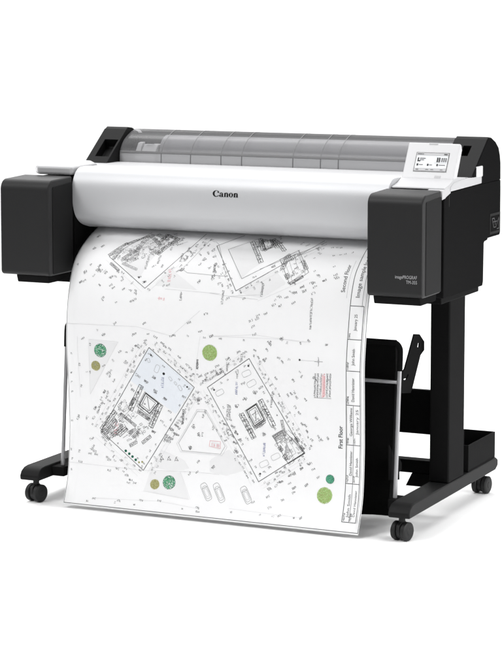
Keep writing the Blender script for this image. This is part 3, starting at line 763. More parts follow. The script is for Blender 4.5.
('W',[(-0.0154,0.5897),(0.0085,0.5744)],2.3,2),
('W',[(0.0146,0.5717),(0.0384,0.5565)],2.3,2),
('W',[(0.1689,0.4658),(0.177,0.4737)],2.3,2),
('W',[(0.1739,0.4699),(0.182,0.4778)],2.3,2),
('W',[(0.1651,0.4853),(0.1732,0.4933)],2.3,2),
('W',[(0.1566,0.5149),(0.1644,0.5229)],2.3,2),
('W',[(0.2119,0.5157),(0.2197,0.5237)],2.3,2),
('W',[(0.2062,0.4531),(0.2143,0.461)],2.3,2),
('W',[(0.2865,0.4544),(0.2946,0.4622)],2.3,2),
('W',[(0.1915,0.5634),(0.1991,0.5715)],2.3,2),
('W',[(0.2439,0.5651),(0.2514,0.5731)],2.3,2),
('W',[(0.2271,0.6082),(0.2347,0.6163)],2.3,2),
('W',[(0.2367,0.6031),(0.2443,0.6111)],2.3,2),
('W',[(0.2463,0.5979),(0.2539,0.6059)],2.3,2),
('W',[(0.2528,0.6126),(0.2603,0.6206)],2.3,2),
('W',[(0.2793,0.616),(0.2868,0.624)],2.3,2),
('W',[(0.2486,0.6397),(0.2561,0.6477)],2.3,2),
('W',[(0.2691,0.6854),(0.2767,0.6934)],2.3,2),
('W',[(0.2785,0.6891),(0.2861,0.6971)],2.3,2),
('W',[(0.2832,0.7048),(0.2908,0.7128)],2.3,2),
('W',[(0.3119,0.6669),(0.3195,0.6749)],2.3,2),
('W',[(0.2973,0.7277),(0.305,0.7356)],2.3,2),
('W',[(0.3163,0.7173),(0.3239,0.7252)],2.3,2),
('W',[(0.3258,0.7254),(0.3334,0.7333)],2.3,2),
('W',[(0.3447,0.7194),(0.3523,0.7273)],2.3,2),
('W',[(0.2598,0.6549),(0.2674,0.6629)],2.3,2),
('W',[(0.0505,0.5173),(0.0583,0.5254)],2.3,2),
('W',[(0.0257,0.5505),(0.0333,0.5587)],2.3,2),
('W',[(0.0109,0.556),(0.0185,0.5642)],2.3,2),
('W',[(0.0579,0.7365),(0.0676,0.7447)],2.3,2),
('W',[(0.0677,0.7267),(0.0774,0.7349)],2.3,2),
('W',[(0.0628,0.7541),(0.0727,0.7622)],2.3,2),
('W',[(0.0799,0.746),(0.0897,0.7541)],2.3,2),
('W',[(0.0556,0.7096),(0.0653,0.7178)],2.3,2),
('W',[(0.0961,0.6274),(0.1056,0.6357)],2.3,2),
('W',[(0.0689,0.6498),(0.0784,0.6581)],2.3,2),
('W',[(0.1256,0.6072),(0.1351,0.6155)],2.3,2),
('W',[(0.1529,0.7221),(0.1625,0.7303)],2.3,2),
('W',[(0.1018,0.7397),(0.1116,0.7479)],2.3,2),
('W',[(0.1844,0.7038),(0.1939,0.712)],2.3,2),
('W',[(0.0654,0.7863),(0.076,0.7798)],2.3,2),
('W',[(0.0927,0.8018),(0.1031,0.7954)],2.3,2),
('W',[(0.1123,0.8069),(0.1227,0.8004)],2.3,2),
('W',[(0.2064,0.8586),(0.2165,0.8521)],2.3,2),
('W',[(0.1743,0.8812),(0.1842,0.8748)],2.3,2),
('W',[(0.2342,0.8385),(0.2443,0.832)],2.3,2),
('W',[(0.2435,0.831),(0.2536,0.8246)],2.3,2),
('W',[(0.2669,0.8158),(0.2771,0.8093)],2.3,2),
('W',[(0.2329,0.8606),(0.243,0.8542)],2.3,2),
('W',[(0.2457,0.8726),(0.2557,0.8662)],2.3,2),
('W',[(0.2831,0.8605),(0.2931,0.8541)],2.3,2),
('W',[(0.1927,0.8708),(0.2027,0.8644)],2.3,2),
('W',[(0.078,0.7516),(0.0886,0.7451)],2.3,2),
('W',[(0.2879,0.8007),(0.2981,0.7943)],2.3,2),
('W',[(0.1524,0.7312),(0.1629,0.7247)],2.3,2),
('W',[(0.1715,0.88),(0.1815,0.8736)],2.3,2),
('W',[(0.1712,0.903),(0.1809,0.8965)],2.3,2),
('W',[(0.1805,0.9322),(0.1899,0.9257)],2.3,2),
('W',[(0.2085,0.8574),(0.2186,0.851)],2.3,2),
('W',[(0.2316,0.8395),(0.2417,0.833)],2.3,2),
('W',[(0.2458,0.8347),(0.2559,0.8283)],2.3,2),
('W',[(0.2662,0.817),(0.2764,0.8106)],2.3,2),
('W',[(0.2925,0.8015),(0.3026,0.7951)],2.3,2),
('W',[(0.3024,0.8157),(0.3125,0.8093)],2.3,2),
('W',[(0.3174,0.8372),(0.3274,0.8308)],2.3,2),
('W',[(0.247,0.8846),(0.2568,0.8783)],2.3,2),
('W',[(0.2162,0.9076),(0.2258,0.9012)],2.3,2),
('W',[(0.2834,0.8613),(0.2934,0.8549)],2.3,2),
('W',[(0.2478,0.8714),(0.2577,0.8651)],2.3,2),
('W',[(0.2127,0.9522),(0.2221,0.9457)],2.3,2),
('W',[(0.2779,0.9521),(0.2871,0.9457)],2.3,2),
('W',[(0.1284,0.922),(0.138,0.9155)],2.3,2),
('W',[(-0.0023,0.8358),(0.0082,0.8293)],2.3,2),
('W',[(-0.0604,0.7287),(-0.0578,0.7158)],2.3,2),
('W',[(-0.0451,0.7501),(-0.0427,0.7373)],2.3,2),
('W',[(-0.0327,0.7491),(-0.0303,0.7363)],2.3,2),
('W',[(-0.0301,0.6967),(-0.0275,0.6838)],2.3,2),
('W',[(0.0005,0.7283),(0.0031,0.7155)],2.3,2),
('W',[(-0.0708,0.7906),(-0.0686,0.7779)],2.3,2),
('W',[(-0.0235,0.6848),(-0.0208,0.6719)],2.3,2),
('W',[(-0.1193,0.7212),(-0.1058,0.7273)],2.3,2),
('W',[(-0.1345,0.7338),(-0.1209,0.7399)],2.3,2),
('W',[(-0.122,0.7442),(-0.1084,0.7502)],2.3,2),
('W',[(-0.1496,0.7601),(-0.1358,0.7661)],2.3,2),
('W',[(-0.137,0.7591),(-0.1233,0.7651)],2.3,2),
('W',[(0.0347,0.7067),(0.0479,0.7127)],2.3,2),
('W',[(0.0419,0.7197),(0.0551,0.7257)],2.3,2),
('W',[(0.0567,0.7095),(0.0699,0.7155)],2.3,2),
('W',[(0.054,0.7368),(0.0673,0.7428)],2.3,2),
('W',[(0.0639,0.7562),(0.0773,0.7621)],2.3,2),
('W',[(0.0663,0.729),(0.0795,0.735)],2.3,2),
('W',[(0.0668,0.7784),(0.0802,0.7843)],2.3,2),
('W',[(-0.4284,0.1681),(-0.4243,0.155)],2.3,2),
('W',[(-0.4154,0.2226),(-0.4094,0.2123)],2.3,2),
('W',[(-0.3945,0.2116),(-0.3889,0.2008)],2.3,2),
('W',[(-0.4177,0.3063),(-0.4089,0.299)],2.3,2),
('W',[(-0.4264,0.335),(-0.4171,0.3278)],2.3,2),
('W',[(-0.377,0.2848),(-0.3687,0.2771)],2.3,2),
('W',[(-0.3683,0.299),(-0.3597,0.2916)],2.3,2),
('W',[(-0.3811,0.2968),(-0.3725,0.2893)],2.3,2),
('W',[(-0.3517,0.3049),(-0.343,0.2975)],2.3,2),
('W',[(-0.3299,0.3393),(-0.3207,0.3322)],2.3,2),
('W',[(-0.3207,0.3462),(-0.3115,0.3391)],2.3,2),
('W',[(-0.3341,0.3163),(-0.3252,0.309)],2.3,2),
('W',[(-0.2881,0.3482),(-0.2789,0.3411)],2.3,2),
('W',[(-0.2588,0.3812),(-0.2492,0.3742)],2.3,2),
('W',[(-0.2493,0.3761),(-0.2398,0.3691)],2.3,2),
('W',[(-0.4086,0.4962),(-0.3981,0.489)],2.3,2),
('W',[(-0.3423,0.4812),(-0.332,0.474)],2.3,2),
('W',[(-0.2484,0.4755),(-0.2383,0.4684)],2.3,2),
('W',[(-0.3067,0.4472),(-0.2967,0.4401)],2.3,2),
('W',[(-0.2146,0.4419),(-0.2047,0.4348)],2.3,2),
('W',[(-0.1231,0.2833),(-0.115,0.2757)],2.3,2),
('W',[(-0.058,0.316),(-0.0493,0.3088)],2.3,2),
('W',[(-0.0592,0.2447),(-0.0526,0.2352)],2.3,2),
('W',[(-0.035,0.2304),(-0.0286,0.2206)],2.3,2),
('W',[(-0.0356,0.2715),(-0.028,0.2635)],2.3,2),
('W',[(-0.0181,0.3046),(-0.0095,0.2974)],2.3,2),
('W',[(-0.0678,0.2627),(-0.0605,0.2542)],2.3,2),
('W',[(-0.2095,0.2747),(-0.1979,0.269)],2.3,2),
('W',[(-0.1528,0.329),(-0.1406,0.324)],2.3,2),
('W',[(-0.1303,0.4718),(-0.1174,0.4667)],2.3,2),
('W',[(-0.0781,0.4303),(-0.0654,0.4253)],2.3,2),
('W',[(-0.0426,0.4532),(-0.0298,0.4482)],2.3,2),
('W',[(-0.0078,0.4645),(0.0049,0.4594)],2.3,2),
('W',[(-0.0281,0.4034),(-0.0156,0.3985)],2.3,2),
('W',[(-0.246,0.3106),(-0.2337,0.3054)],2.3,2),
('W',[(-0.2284,0.3237),(-0.2161,0.3186)],2.3,2),
('W',[(-0.1045,0.2204),(-0.0942,0.2132)],2.3,2),
('W',[(-0.1191,0.2471),(-0.1085,0.2404)],2.3,2),
('W',[(-0.0207,0.2947),(-0.0097,0.2884)],2.3,2),
('W',[(0.0031,0.3168),(0.0144,0.3107)],2.3,2),
('W',[(0.0333,0.3578),(0.045,0.3519)],2.3,2),
('W',[(-0.0198,0.2994),(-0.0086,0.2932)],2.3,2),
('W',[(0.0036,0.2578),(0.0135,0.2503)],2.3,2),
('W',[(0.0199,0.2809),(0.0307,0.2744)],2.3,2),
('W',[(0.0342,0.3013),(0.0453,0.2951)],2.3,2),
('W',[(0.1049,0.2928),(0.1158,0.2865)],2.3,2),
('W',[(0.1524,0.2544),(0.1621,0.2468)],2.3,2),
('W',[(0.1288,0.3997),(0.1405,0.3938)],2.3,2),
('W',[(0.1275,0.4085),(0.1393,0.4026)],2.3,2),
('W',[(0.1521,0.394),(0.1638,0.3881)],2.3,2),
('W',[(0.1089,0.4157),(0.1207,0.4098)],2.3,2),
('W',[(0.1167,0.4311),(0.1286,0.4252)],2.3,2),
('W',[(0.1229,0.4528),(0.1348,0.4468)],2.3,2),
('W',[(0.1736,0.3681),(0.1851,0.3622)],2.3,2),
('W',[(0.1927,0.3697),(0.2042,0.3638)],2.3,2),
('W',[(0.2089,0.3449),(0.2202,0.3389)],2.3,2),
('W',[(0.2313,0.3588),(0.2427,0.3528)],2.3,2),
('W',[(0.2336,0.3319),(0.2449,0.3259)],2.3,2),
('W',[(0.258,0.3243),(0.2692,0.3183)],2.3,2),
('W',[(0.2826,0.3021),(0.2935,0.2959)],2.3,2),
('W',[(0.3134,0.2911),(0.3241,0.2848)],2.3,2),
('W',[(0.3438,0.2799),(0.3543,0.2734)],2.3,2),
('W',[(0.2515,0.3129),(0.2626,0.3068)],2.3,2),
('W',[(0.2016,0.1523),(0.2093,0.1406)],2.3,2),
('W',[(-0.007,0.4649),(0.0052,0.4589)],2.3,2),
('W',[(0.2043,0.4593),(0.2161,0.4534)],2.3,2),
('W',[(0.2982,0.1629),(0.3057,0.1594)],2.3,2),
('W',[(0.312,0.1617),(0.3195,0.1582)],2.3,2),
('W',[(0.323,0.1607),(0.3305,0.1572)],2.3,2),
('W',[(0.3142,0.1997),(0.3219,0.1968)],2.3,2),
('W',[(0.3329,0.194),(0.3407,0.191)],2.3,2),
('W',[(0.3452,0.1887),(0.3529,0.1857)],2.3,2),
('W',[(0.3643,0.1812),(0.3719,0.1782)],2.3,2),
('W',[(0.2625,0.1692),(0.2701,0.1659)],2.3,2),
('W',[(-0.1034,0.1912),(-0.1042,0.1745)],2.3,2),
('W',[(-0.0824,0.1821),(-0.0835,0.1646)],2.3,2),
('W',[(-0.0597,0.2456),(-0.0587,0.2318)],2.3,2),
('W',[(-0.0558,0.3165),(-0.0516,0.3062)],2.3,2),
('W',[(-0.1126,0.2428),(-0.1118,0.2288)],2.3,2),
('W',[(-0.1168,0.2842),(-0.1136,0.2731)],2.3,2),
('W',[(-0.1784,0.2765),(-0.1756,0.2649)],2.3,2),
('W',[(-0.1751,0.2108),(-0.1754,0.1952)],2.3,2),
('W',[(0.3123,0.2917),(0.3242,0.2848)],2.3,2),
('W',[(0.2764,0.3006),(0.2885,0.2938)],2.3,2),
('W',[(0.2877,0.3115),(0.2999,0.3048)],2.3,2),
('W',[(0.2507,0.3157),(0.263,0.309)],2.3,2),
('W',[(0.2592,0.3252),(0.2716,0.3186)],2.3,2),
('W',[(0.2293,0.3304),(0.2418,0.3238)],2.3,2),
('W',[(0.2858,0.3296),(0.2981,0.323)],2.3,2),
('W',[(0.341,0.2732),(0.3524,0.2658)],2.3,2),
('W',[(0.3479,0.2826),(0.3595,0.2755)],2.3,2),
('W',[(0.1522,0.2579),(0.1631,0.2496)],2.3,2),
('W',[(0.2551,0.1702),(0.2642,0.1583)],2.3,2),
('W',[(0.2204,0.1606),(0.2291,0.1479)],2.3,2),
('W',[(-0.429,0.1661),(-0.4265,0.1513)],2.3,2),
('W',[(-0.4184,0.2219),(-0.4136,0.2104)],2.3,2),
('W',[(-0.3948,0.2113),(-0.3903,0.1994)],2.3,2),
('W',[(-0.3773,0.2841),(-0.37,0.2755)],2.3,2),
('W',[(-0.3761,0.2988),(-0.3684,0.2905)],2.3,2),
('W',[(-0.3552,0.3011),(-0.3474,0.2928)],2.3,2),
('W',[(-0.4185,0.3033),(-0.4106,0.2951)],2.3,2),
('W',[(-0.3305,0.3169),(-0.3224,0.3088)],2.3,2),
('W',[(-0.4155,0.3306),(-0.4072,0.3226)],2.3,2),
('W',[(-0.4258,0.3357),(-0.4174,0.3278)],2.3,2),
('W',[(-0.3431,0.6495),(-0.3362,0.6389)],2.3,2),
('W',[(-0.3319,0.6507),(-0.3251,0.6401)],2.3,2),
('W',[(-0.3519,0.6807),(-0.3451,0.6701)],2.3,2),
('W',[(-0.3742,0.6987),(-0.3673,0.688)],2.3,2),
('W',[(-0.3645,0.7061),(-0.3576,0.6955)],2.3,2),
('W',[(-0.3805,0.7277),(-0.3737,0.7171)],2.3,2),
('W',[(-0.2115,0.6028),(-0.2021,0.6096)],2.3,2),
('W',[(-0.1817,0.6309),(-0.1723,0.6377)],2.3,2),
('W',[(-0.2523,0.628),(-0.2429,0.6348)],2.3,2),
('W',[(-0.26,0.7498),(-0.2502,0.7564)],2.3,2),
('W',[(-0.1911,0.7463),(-0.1814,0.7529)],2.3,2),
('W',[(-0.2757,0.743),(-0.2658,0.7497)],2.3,2),
('W',[(-0.2377,0.75),(-0.2279,0.7566)],2.3,2),
('W',[(-0.1158,0.7225),(-0.1051,0.7299)],2.3,2),
('W',[(-0.1335,0.7359),(-0.1227,0.7433)],2.3,2),
('W',[(-0.1226,0.745),(-0.1117,0.7524)],2.3,2),
('W',[(-0.1379,0.7582),(-0.1269,0.7655)],2.3,2),
('W',[(-0.151,0.7652),(-0.14,0.7725)],2.3,2),
('W',[(-0.164,0.7123),(-0.1532,0.7198)],2.3,2),
('W',[(-0.1535,0.6472),(-0.1429,0.6547)],2.3,2),
('W',[(-0.139,0.6822),(-0.1284,0.6897)],2.3,2),
('W',[(-0.0655,0.7205),(-0.0549,0.7279)],2.3,2),
('W',[(-0.0486,0.6414),(-0.0381,0.6489)],2.3,2),
('W',[(-0.0483,0.741),(-0.0376,0.7484)],2.3,2),
('W',[(-0.0761,0.7809),(-0.0652,0.7882)],2.3,2),
('W',[(-0.1909,0.7445),(-0.1799,0.7519)],2.3,2),
('W',[(-0.1668,0.5136),(-0.1615,0.5175)],1.9,2),
('W',[(-0.1354,0.5346),(-0.1296,0.539)],1.9,3),
('W',[(-0.1277,0.545),(-0.1222,0.5392)],1.9,3),
('W',[(-0.1164,0.5477),(-0.1073,0.5547)],1.9,2),
('W',[(-0.1044,0.5634),(-0.0953,0.5705)],1.9,2),
('W',[(-0.0815,0.5795),(-0.0742,0.5851)],1.9,2),
('W',[(-0.0683,0.587),(-0.0591,0.5939)],1.9,2),
('W',[(-0.1753,0.4984),(-0.167,0.4892)],1.9,3),
('W',[(-0.163,0.507),(-0.1564,0.5118)],1.9,2),
('W',[(-0.1484,0.5127),(-0.1391,0.5196)],1.9,2),
('W',[(-0.1313,0.521),(-0.1259,0.525)],1.9,3),
('W',[(-0.1163,0.5335),(-0.1111,0.5375)],1.9,2),
('W',[(-0.114,0.5402),(-0.1062,0.5462)],1.9,2),
('W',[(-0.0971,0.5524),(-0.0883,0.5592)],1.9,2),
('W',[(-0.0811,0.5645),(-0.0733,0.5705)],1.9,3),
('W',[(-0.0682,0.5764),(-0.0619,0.5811)],1.9,2),
('L',[(-0.1831,0.4951),(-0.0444,0.5997)],0.35,12),
('L',[(-0.1765,0.4877),(-0.0374,0.5922)],0.35,12),
('W',[(-0.1964,0.5219),(-0.1919,0.5252)],1.9,3),
('W',[(-0.1515,0.5535),(-0.144,0.5593)],1.9,2),
('W',[(-0.104,0.5887),(-0.0985,0.5929)],1.9,3),
('W',[(-0.0883,0.6107),(-0.0822,0.6041)],1.9,2),
('W',[(-0.0464,0.571),(-0.0412,0.575)],1.9,3),
('W',[(-0.0529,0.6206),(-0.0453,0.6244)],1.9,3),
('W',[(-0.0619,0.6381),(-0.0553,0.6282)],1.9,2),
('W',[(-0.0724,0.6455),(-0.0658,0.6488)],1.9,2),
('W',[(-0.0812,0.6682),(-0.0742,0.6576)],1.9,3),
('W',[(-0.0869,0.6803),(-0.0822,0.6731)],1.9,2),
('W',[(-0.0993,0.7013),(-0.0947,0.6944)],1.9,2),
('W',[(-0.1136,0.7144),(-0.1047,0.7187)],1.9,2),
('W',[(-0.1447,0.762),(-0.1407,0.7557)],1.9,3),
('W',[(-0.1531,0.7738),(-0.147,0.764)],1.9,2),
('W',[(-0.1841,0.8196),(-0.1767,0.823)],1.9,3),
('W',[(-0.1925,0.8425),(-0.1888,0.8365)],1.9,2),
('W',[(-0.045,0.6282),(-0.0399,0.6206)],1.9,2),
('W',[(-0.0583,0.6462),(-0.0527,0.6377)],1.9,3),
('W',[(-0.0671,0.6617),(-0.0612,0.6527)],1.9,3),
('W',[(-0.0759,0.6782),(-0.0705,0.67)],1.9,3),
('W',[(-0.086,0.6887),(-0.0814,0.6816)],1.9,3),
('W',[(-0.0952,0.7006),(-0.0874,0.7044)],1.9,3),
('W',[(-0.1243,0.7579),(-0.1184,0.7485)],1.9,3),
('W',[(-0.135,0.7706),(-0.1302,0.763)],1.9,3),
('W',[(-0.1661,0.816),(-0.1599,0.8062)],1.9,2),
('W',[(-0.1765,0.8313),(-0.1708,0.8221)],1.9,2),
('W',[(-0.1898,0.859),(-0.1835,0.8485)],1.9,3),
('L',[(-0.0421,0.6167),(-0.1244,0.7418),(-0.2017,0.8662)],0.35,12),
('L',[(-0.0335,0.621),(-0.1156,0.746),(-0.1924,0.8703)],0.35,12),
('W',[(-0.0726,0.6191),(-0.0684,0.6128)],1.9,2),
('W',[(-0.0933,0.6369),(-0.0851,0.641)],1.9,2),
('W',[(-0.1042,0.6683),(-0.1006,0.6629)],1.9,2),
('W',[(-0.1329,0.7127),(-0.1279,0.7051)],1.9,2),
('W',[(-0.1524,0.7255),(-0.144,0.7296)],1.9,3),
('W',[(-0.18,0.7857),(-0.1765,0.7802)],1.9,2),
('W',[(-0.1977,0.8064),(-0.1936,0.7998)],1.9,2),
('W',[(-0.2082,0.8264),(-0.203,0.8181)],1.9,3),
('W',[(-0.2221,0.8543),(-0.2176,0.8467)],1.9,2),
('W',[(-0.0464,0.6552),(-0.0398,0.6585)],1.9,2),
('W',[(-0.0831,0.706),(-0.0794,0.7004)],1.9,2),
('W',[(-0.0969,0.7114),(-0.0899,0.7148)],1.9,2),
('W',[(-0.1056,0.7357),(-0.101,0.7286)],1.9,2),
('W',[(-0.1083,0.7556),(-0.1045,0.7496)],1.9,2),
('W',[(-0.1634,0.8333),(-0.1583,0.8249)],1.9,2),
('W',[(-0.1732,0.8502),(-0.1681,0.8418)],1.9,3),
('W',[(-0.1798,0.8684),(-0.175,0.8601)],1.9,3),
('W',[(-0.2291,0.8586),(-0.221,0.8643)],1.9,2),
('W',[(-0.2487,0.8468),(-0.241,0.8522)],1.9,2),
('W',[(-0.2751,0.8275),(-0.2685,0.8323)],1.9,2),
('W',[(-0.3272,0.7914),(-0.3182,0.7979)],1.9,2),
('W',[(-0.3425,0.7826),(-0.3345,0.7885)],1.9,3),
('W',[(-0.3513,0.7741),(-0.3414,0.7814)],1.9,2),
('W',[(-0.2688,0.8508),(-0.2641,0.8456)],1.9,2),
('W',[(-0.2873,0.8343),(-0.2788,0.8403)],1.9,3),
('W',[(-0.3197,0.8108),(-0.3107,0.8173)],1.9,3),
('L',[(-0.2242,0.871),(-0.3646,0.7702)],0.35,12),
('L',[(-0.2308,0.8784),(-0.3718,0.7777)],0.35,12),
('W',[(-0.2177,0.8382),(-0.2109,0.8431)],1.9,2),
('W',[(-0.2364,0.8264),(-0.2311,0.8302)],1.9,2),
('W',[(-0.3005,0.7921),(-0.2964,0.7878)],1.9,2),
('W',[(-0.3454,0.7527),(-0.3397,0.7468)],1.9,2),
('W',[(-0.2755,0.8573),(-0.2666,0.8636)],1.9,2),
('W',[(-0.3151,0.8323),(-0.308,0.8246)],1.9,2),
('W',[(-0.3827,0.7865),(-0.376,0.7794)],1.9,2),
('W',[(-0.3393,0.7096),(-0.3341,0.7016)],1.9,3),
('W',[(-0.314,0.6856),(-0.309,0.6777)],1.9,2),
('W',[(-0.3106,0.6688),(-0.3045,0.6592)],1.9,2),
('W',[(-0.294,0.6535),(-0.2884,0.6447)],1.9,2),
('W',[(-0.2857,0.6298),(-0.2787,0.619)],1.9,3),
('W',[(-0.2545,0.5824),(-0.2477,0.5719)],1.9,2),
('W',[(-0.2438,0.5687),(-0.2374,0.559)],1.9,3),
('W',[(-0.2235,0.533),(-0.2177,0.5238)],1.9,2),
('W',[(-0.2113,0.5239),(-0.2049,0.5135)],1.9,2),
('W',[(-0.3714,0.75),(-0.3651,0.7399)],1.9,3),
('W',[(-0.357,0.7279),(-0.3527,0.7212)],1.9,3),
('W',[(-0.3505,0.7125),(-0.3456,0.7049)],1.9,3),
('W',[(-0.3331,0.6956),(-0.3263,0.685)],1.9,3),
('W',[(-0.3308,0.6663),(-0.3198,0.6713)],1.9,2),
('W',[(-0.308,0.6437),(-0.3021,0.6345)],1.9,3),
('W',[(-0.272,0.5967),(-0.2654,0.5864)],1.9,2),
('W',[(-0.2655,0.5807),(-0.2589,0.5705)],1.9,2),
('W',[(-0.2566,0.5653),(-0.25,0.5552)],1.9,3),
('W',[(-0.2441,0.5541),(-0.2381,0.5449)],1.9,2),
('W',[(-0.2357,0.5366),(-0.2319,0.5307)],1.9,2),
('W',[(-0.2193,0.5073),(-0.2145,0.4995)],1.9,3),
('L',[(-0.3676,0.7536),(-0.2863,0.6259),(-0.2056,0.4998)],0.35,12),
('L',[(-0.3769,0.7496),(-0.2953,0.6217),(-0.2146,0.4957)],0.35,12),
('W',[(-0.3396,0.7578),(-0.3361,0.752)],1.9,2),
('W',[(-0.3151,0.7163),(-0.3074,0.7197)],1.9,3),
('W',[(-0.2976,0.6921),(-0.2905,0.6953)],1.9,2),
('W',[(-0.2889,0.6755),(-0.2835,0.667)],1.9,2),
('W',[(-0.2555,0.6221),(-0.2513,0.6155)],1.9,2),
('W',[(-0.2052,0.5452),(-0.2001,0.5372)],1.9,2),
('W',[(-0.1824,0.5152),(-0.1788,0.5093)],1.9,2),
('W',[(-0.3828,0.7444),(-0.3792,0.7387)],1.9,2),
('W',[(-0.3662,0.7056),(-0.3603,0.7082)],1.9,2),
('W',[(-0.3468,0.6761),(-0.3392,0.6795)],1.9,2),
('W',[(-0.2658,0.5587),(-0.2609,0.5511)],1.9,3),
('W',[(-0.2281,0.5072),(-0.2203,0.5107)],1.9,2),
('W',[(0.1446,0.5403),(0.1506,0.5497)],1.9,3),
('W',[(0.1527,0.5552),(0.1563,0.561)],1.9,3),
('W',[(0.1577,0.5655),(0.1618,0.572)],1.9,3),
('W',[(0.1622,0.5838),(0.1723,0.5777)],1.9,3),
('W',[(0.1828,0.6047),(0.1887,0.614)],1.9,2),
('W',[(0.2003,0.633),(0.2045,0.6396)],1.9,2),
('W',[(0.2072,0.6394),(0.2131,0.6488)],1.9,2),
('W',[(0.211,0.6508),(0.2171,0.6603)],1.9,2),
('W',[(0.2236,0.669),(0.2288,0.677)],1.9,2),
('W',[(0.2275,0.6874),(0.2337,0.6836)],1.9,2),
('W',[(0.2417,0.7015),(0.2464,0.7088)],1.9,2),
('W',[(0.2477,0.715),(0.2529,0.723)],1.9,2),
('W',[(0.2693,0.7369),(0.2742,0.7443)],1.9,2),
('W',[(0.2737,0.7588),(0.2808,0.7544)],1.9,2),
('W',[(0.1438,0.526),(0.1483,0.5328)],1.9,2),
('W',[(0.163,0.556),(0.1663,0.5613)],1.9,2),
('W',[(0.1712,0.5676),(0.1753,0.5742)],1.9,2),
('W',[(0.1754,0.5897),(0.1856,0.5835)],1.9,2),
('W',[(0.1905,0.5986),(0.1971,0.5946)],1.9,3),
('W',[(0.2017,0.6087),(0.2074,0.6178)],1.9,2),
('W',[(0.211,0.632),(0.2158,0.6396)],1.9,2),
('W',[(0.2166,0.6424),(0.2216,0.6504)],1.9,3),
('W',[(0.2276,0.665),(0.2377,0.6588)],1.9,2),
('W',[(0.2438,0.6886),(0.2478,0.6949)],1.9,2),
('W',[(0.2537,0.7095),(0.2645,0.7029)],1.9,3),
('W',[(0.2625,0.7158),(0.2676,0.7236)],1.9,2),
('W',[(0.272,0.7304),(0.276,0.7364)],1.9,3),
('W',[(0.2924,0.7527),(0.297,0.7594)],1.9,2),
('L',[(0.1275,0.5096),(0.2082,0.6365),(0.2898,0.7623)],0.35,12),
('L',[(0.1359,0.5044),(0.2169,0.6312),(0.2982,0.757)],0.35,12),
('W',[(0.1128,0.5315),(0.116,0.5365)],1.9,2),
('W',[(0.1564,0.6066),(0.1607,0.6135)],1.9,2),
('W',[(0.168,0.6303),(0.1718,0.6363)],1.9,2),
('W',[(0.1958,0.6687),(0.1986,0.6729)],1.9,2),
('W',[(0.2233,0.7117),(0.2266,0.7169)],1.9,3),
('W',[(0.2344,0.7406),(0.2431,0.7351)],1.9,2),
('W',[(0.1409,0.5076),(0.1466,0.5161)],1.9,2),
('W',[(0.2488,0.6642),(0.2527,0.6703)],1.9,3),
('W',[(0.2871,0.7224),(0.2904,0.7275)],1.9,2),
('W',[(0.2974,0.7462),(0.3008,0.7514)],1.9,2),
('W',[(0.2716,0.7816),(0.2774,0.7777)],1.9,2),
('W',[(0.2603,0.7941),(0.2676,0.789)],1.9,2),
('W',[(0.2327,0.8073),(0.2404,0.802)],1.9,3),
('W',[(0.2204,0.8199),(0.2271,0.8153)],1.9,3),
('W',[(0.205,0.8304),(0.2127,0.8251)],1.9,2),
('W',[(0.193,0.8343),(0.201,0.8288)],1.9,2),
('W',[(0.1592,0.8639),(0.1655,0.8595)],1.9,3),
('W',[(0.2754,0.7904),(0.2816,0.7861)],1.9,2),
('W',[(0.2648,0.8015),(0.2731,0.7958)],1.9,3),
('W',[(0.2328,0.8186),(0.2383,0.8258)],1.9,2),
('W',[(0.2128,0.8317),(0.2219,0.8255)],1.9,2),
('W',[(0.1977,0.8436),(0.2072,0.8371)],1.9,3),
('W',[(0.1885,0.8535),(0.1959,0.8484)],1.9,2),
('W',[(0.1698,0.8667),(0.1786,0.8605)],1.9,2),
('L',[(0.2856,0.7801),(0.1526,0.8715)],0.35,12),
('L',[(0.291,0.7874),(0.1585,0.8787)],0.35,12),
('W',[(0.26,0.7729),(0.2661,0.7687)],1.9,2),
('W',[(0.2333,0.784),(0.2383,0.7806)],1.9,2),
('W',[(0.159,0.8291),(0.1643,0.8359)],1.9,3),
('W',[(0.2663,0.8032),(0.2702,0.8084)],1.9,2),
('W',[(0.2004,0.8602),(0.2091,0.8542)],1.9,2),
('W',[(0.1252,0.8571),(0.131,0.8655)],1.9,2),
('W',[(0.1163,0.8351),(0.122,0.8436)],1.9,2),
('W',[(0.0981,0.8107),(0.1031,0.8184)],1.9,3),
('W',[(0.0853,0.7895),(0.0907,0.7978)],1.9,2),
('W',[(0.0705,0.7701),(0.0747,0.7765)],1.9,3),
('W',[(0.0457,0.7321),(0.0514,0.7412)],1.9,2),
('W',[(0.0421,0.7246),(0.0473,0.7329)],1.9,2),
('W',[(0.0325,0.705),(0.0362,0.711)],1.9,2),
('W',[(0.0283,0.6973),(0.0323,0.704)],1.9,2),
('W',[(0.0171,0.6825),(0.0221,0.6908)],1.9,3),
('W',[(0.0088,0.6698),(0.0142,0.6788)],1.9,2),
('W',[(-0.0019,0.6556),(0.003,0.6639)],1.9,2),
('W',[(-0.0068,0.6368),(-0.0028,0.6435)],1.9,2),
('W',[(-0.017,0.628),(-0.0138,0.6334)],1.9,2),
('W',[(0.1064,0.8455),(0.1124,0.8543)],1.9,2),
('W',[(0.0989,0.8347),(0.1053,0.8442)],1.9,2),
('W',[(0.0927,0.8213),(0.0984,0.8299)],1.9,3),
('W',[(0.0821,0.8103),(0.0884,0.8199)],1.9,2),
('W',[(0.0769,0.7936),(0.0813,0.8003)],1.9,2),
('W',[(0.071,0.7807),(0.0763,0.7888)],1.9,2),
('W',[(0.0436,0.7426),(0.0488,0.7509)],1.9,3),
('W',[(0.0341,0.7292),(0.0399,0.7387)],1.9,2),
('W',[(0.0292,0.719),(0.0326,0.7245)],1.9,3),
('W',[(0.0214,0.7019),(0.025,0.7079)],1.9,2),
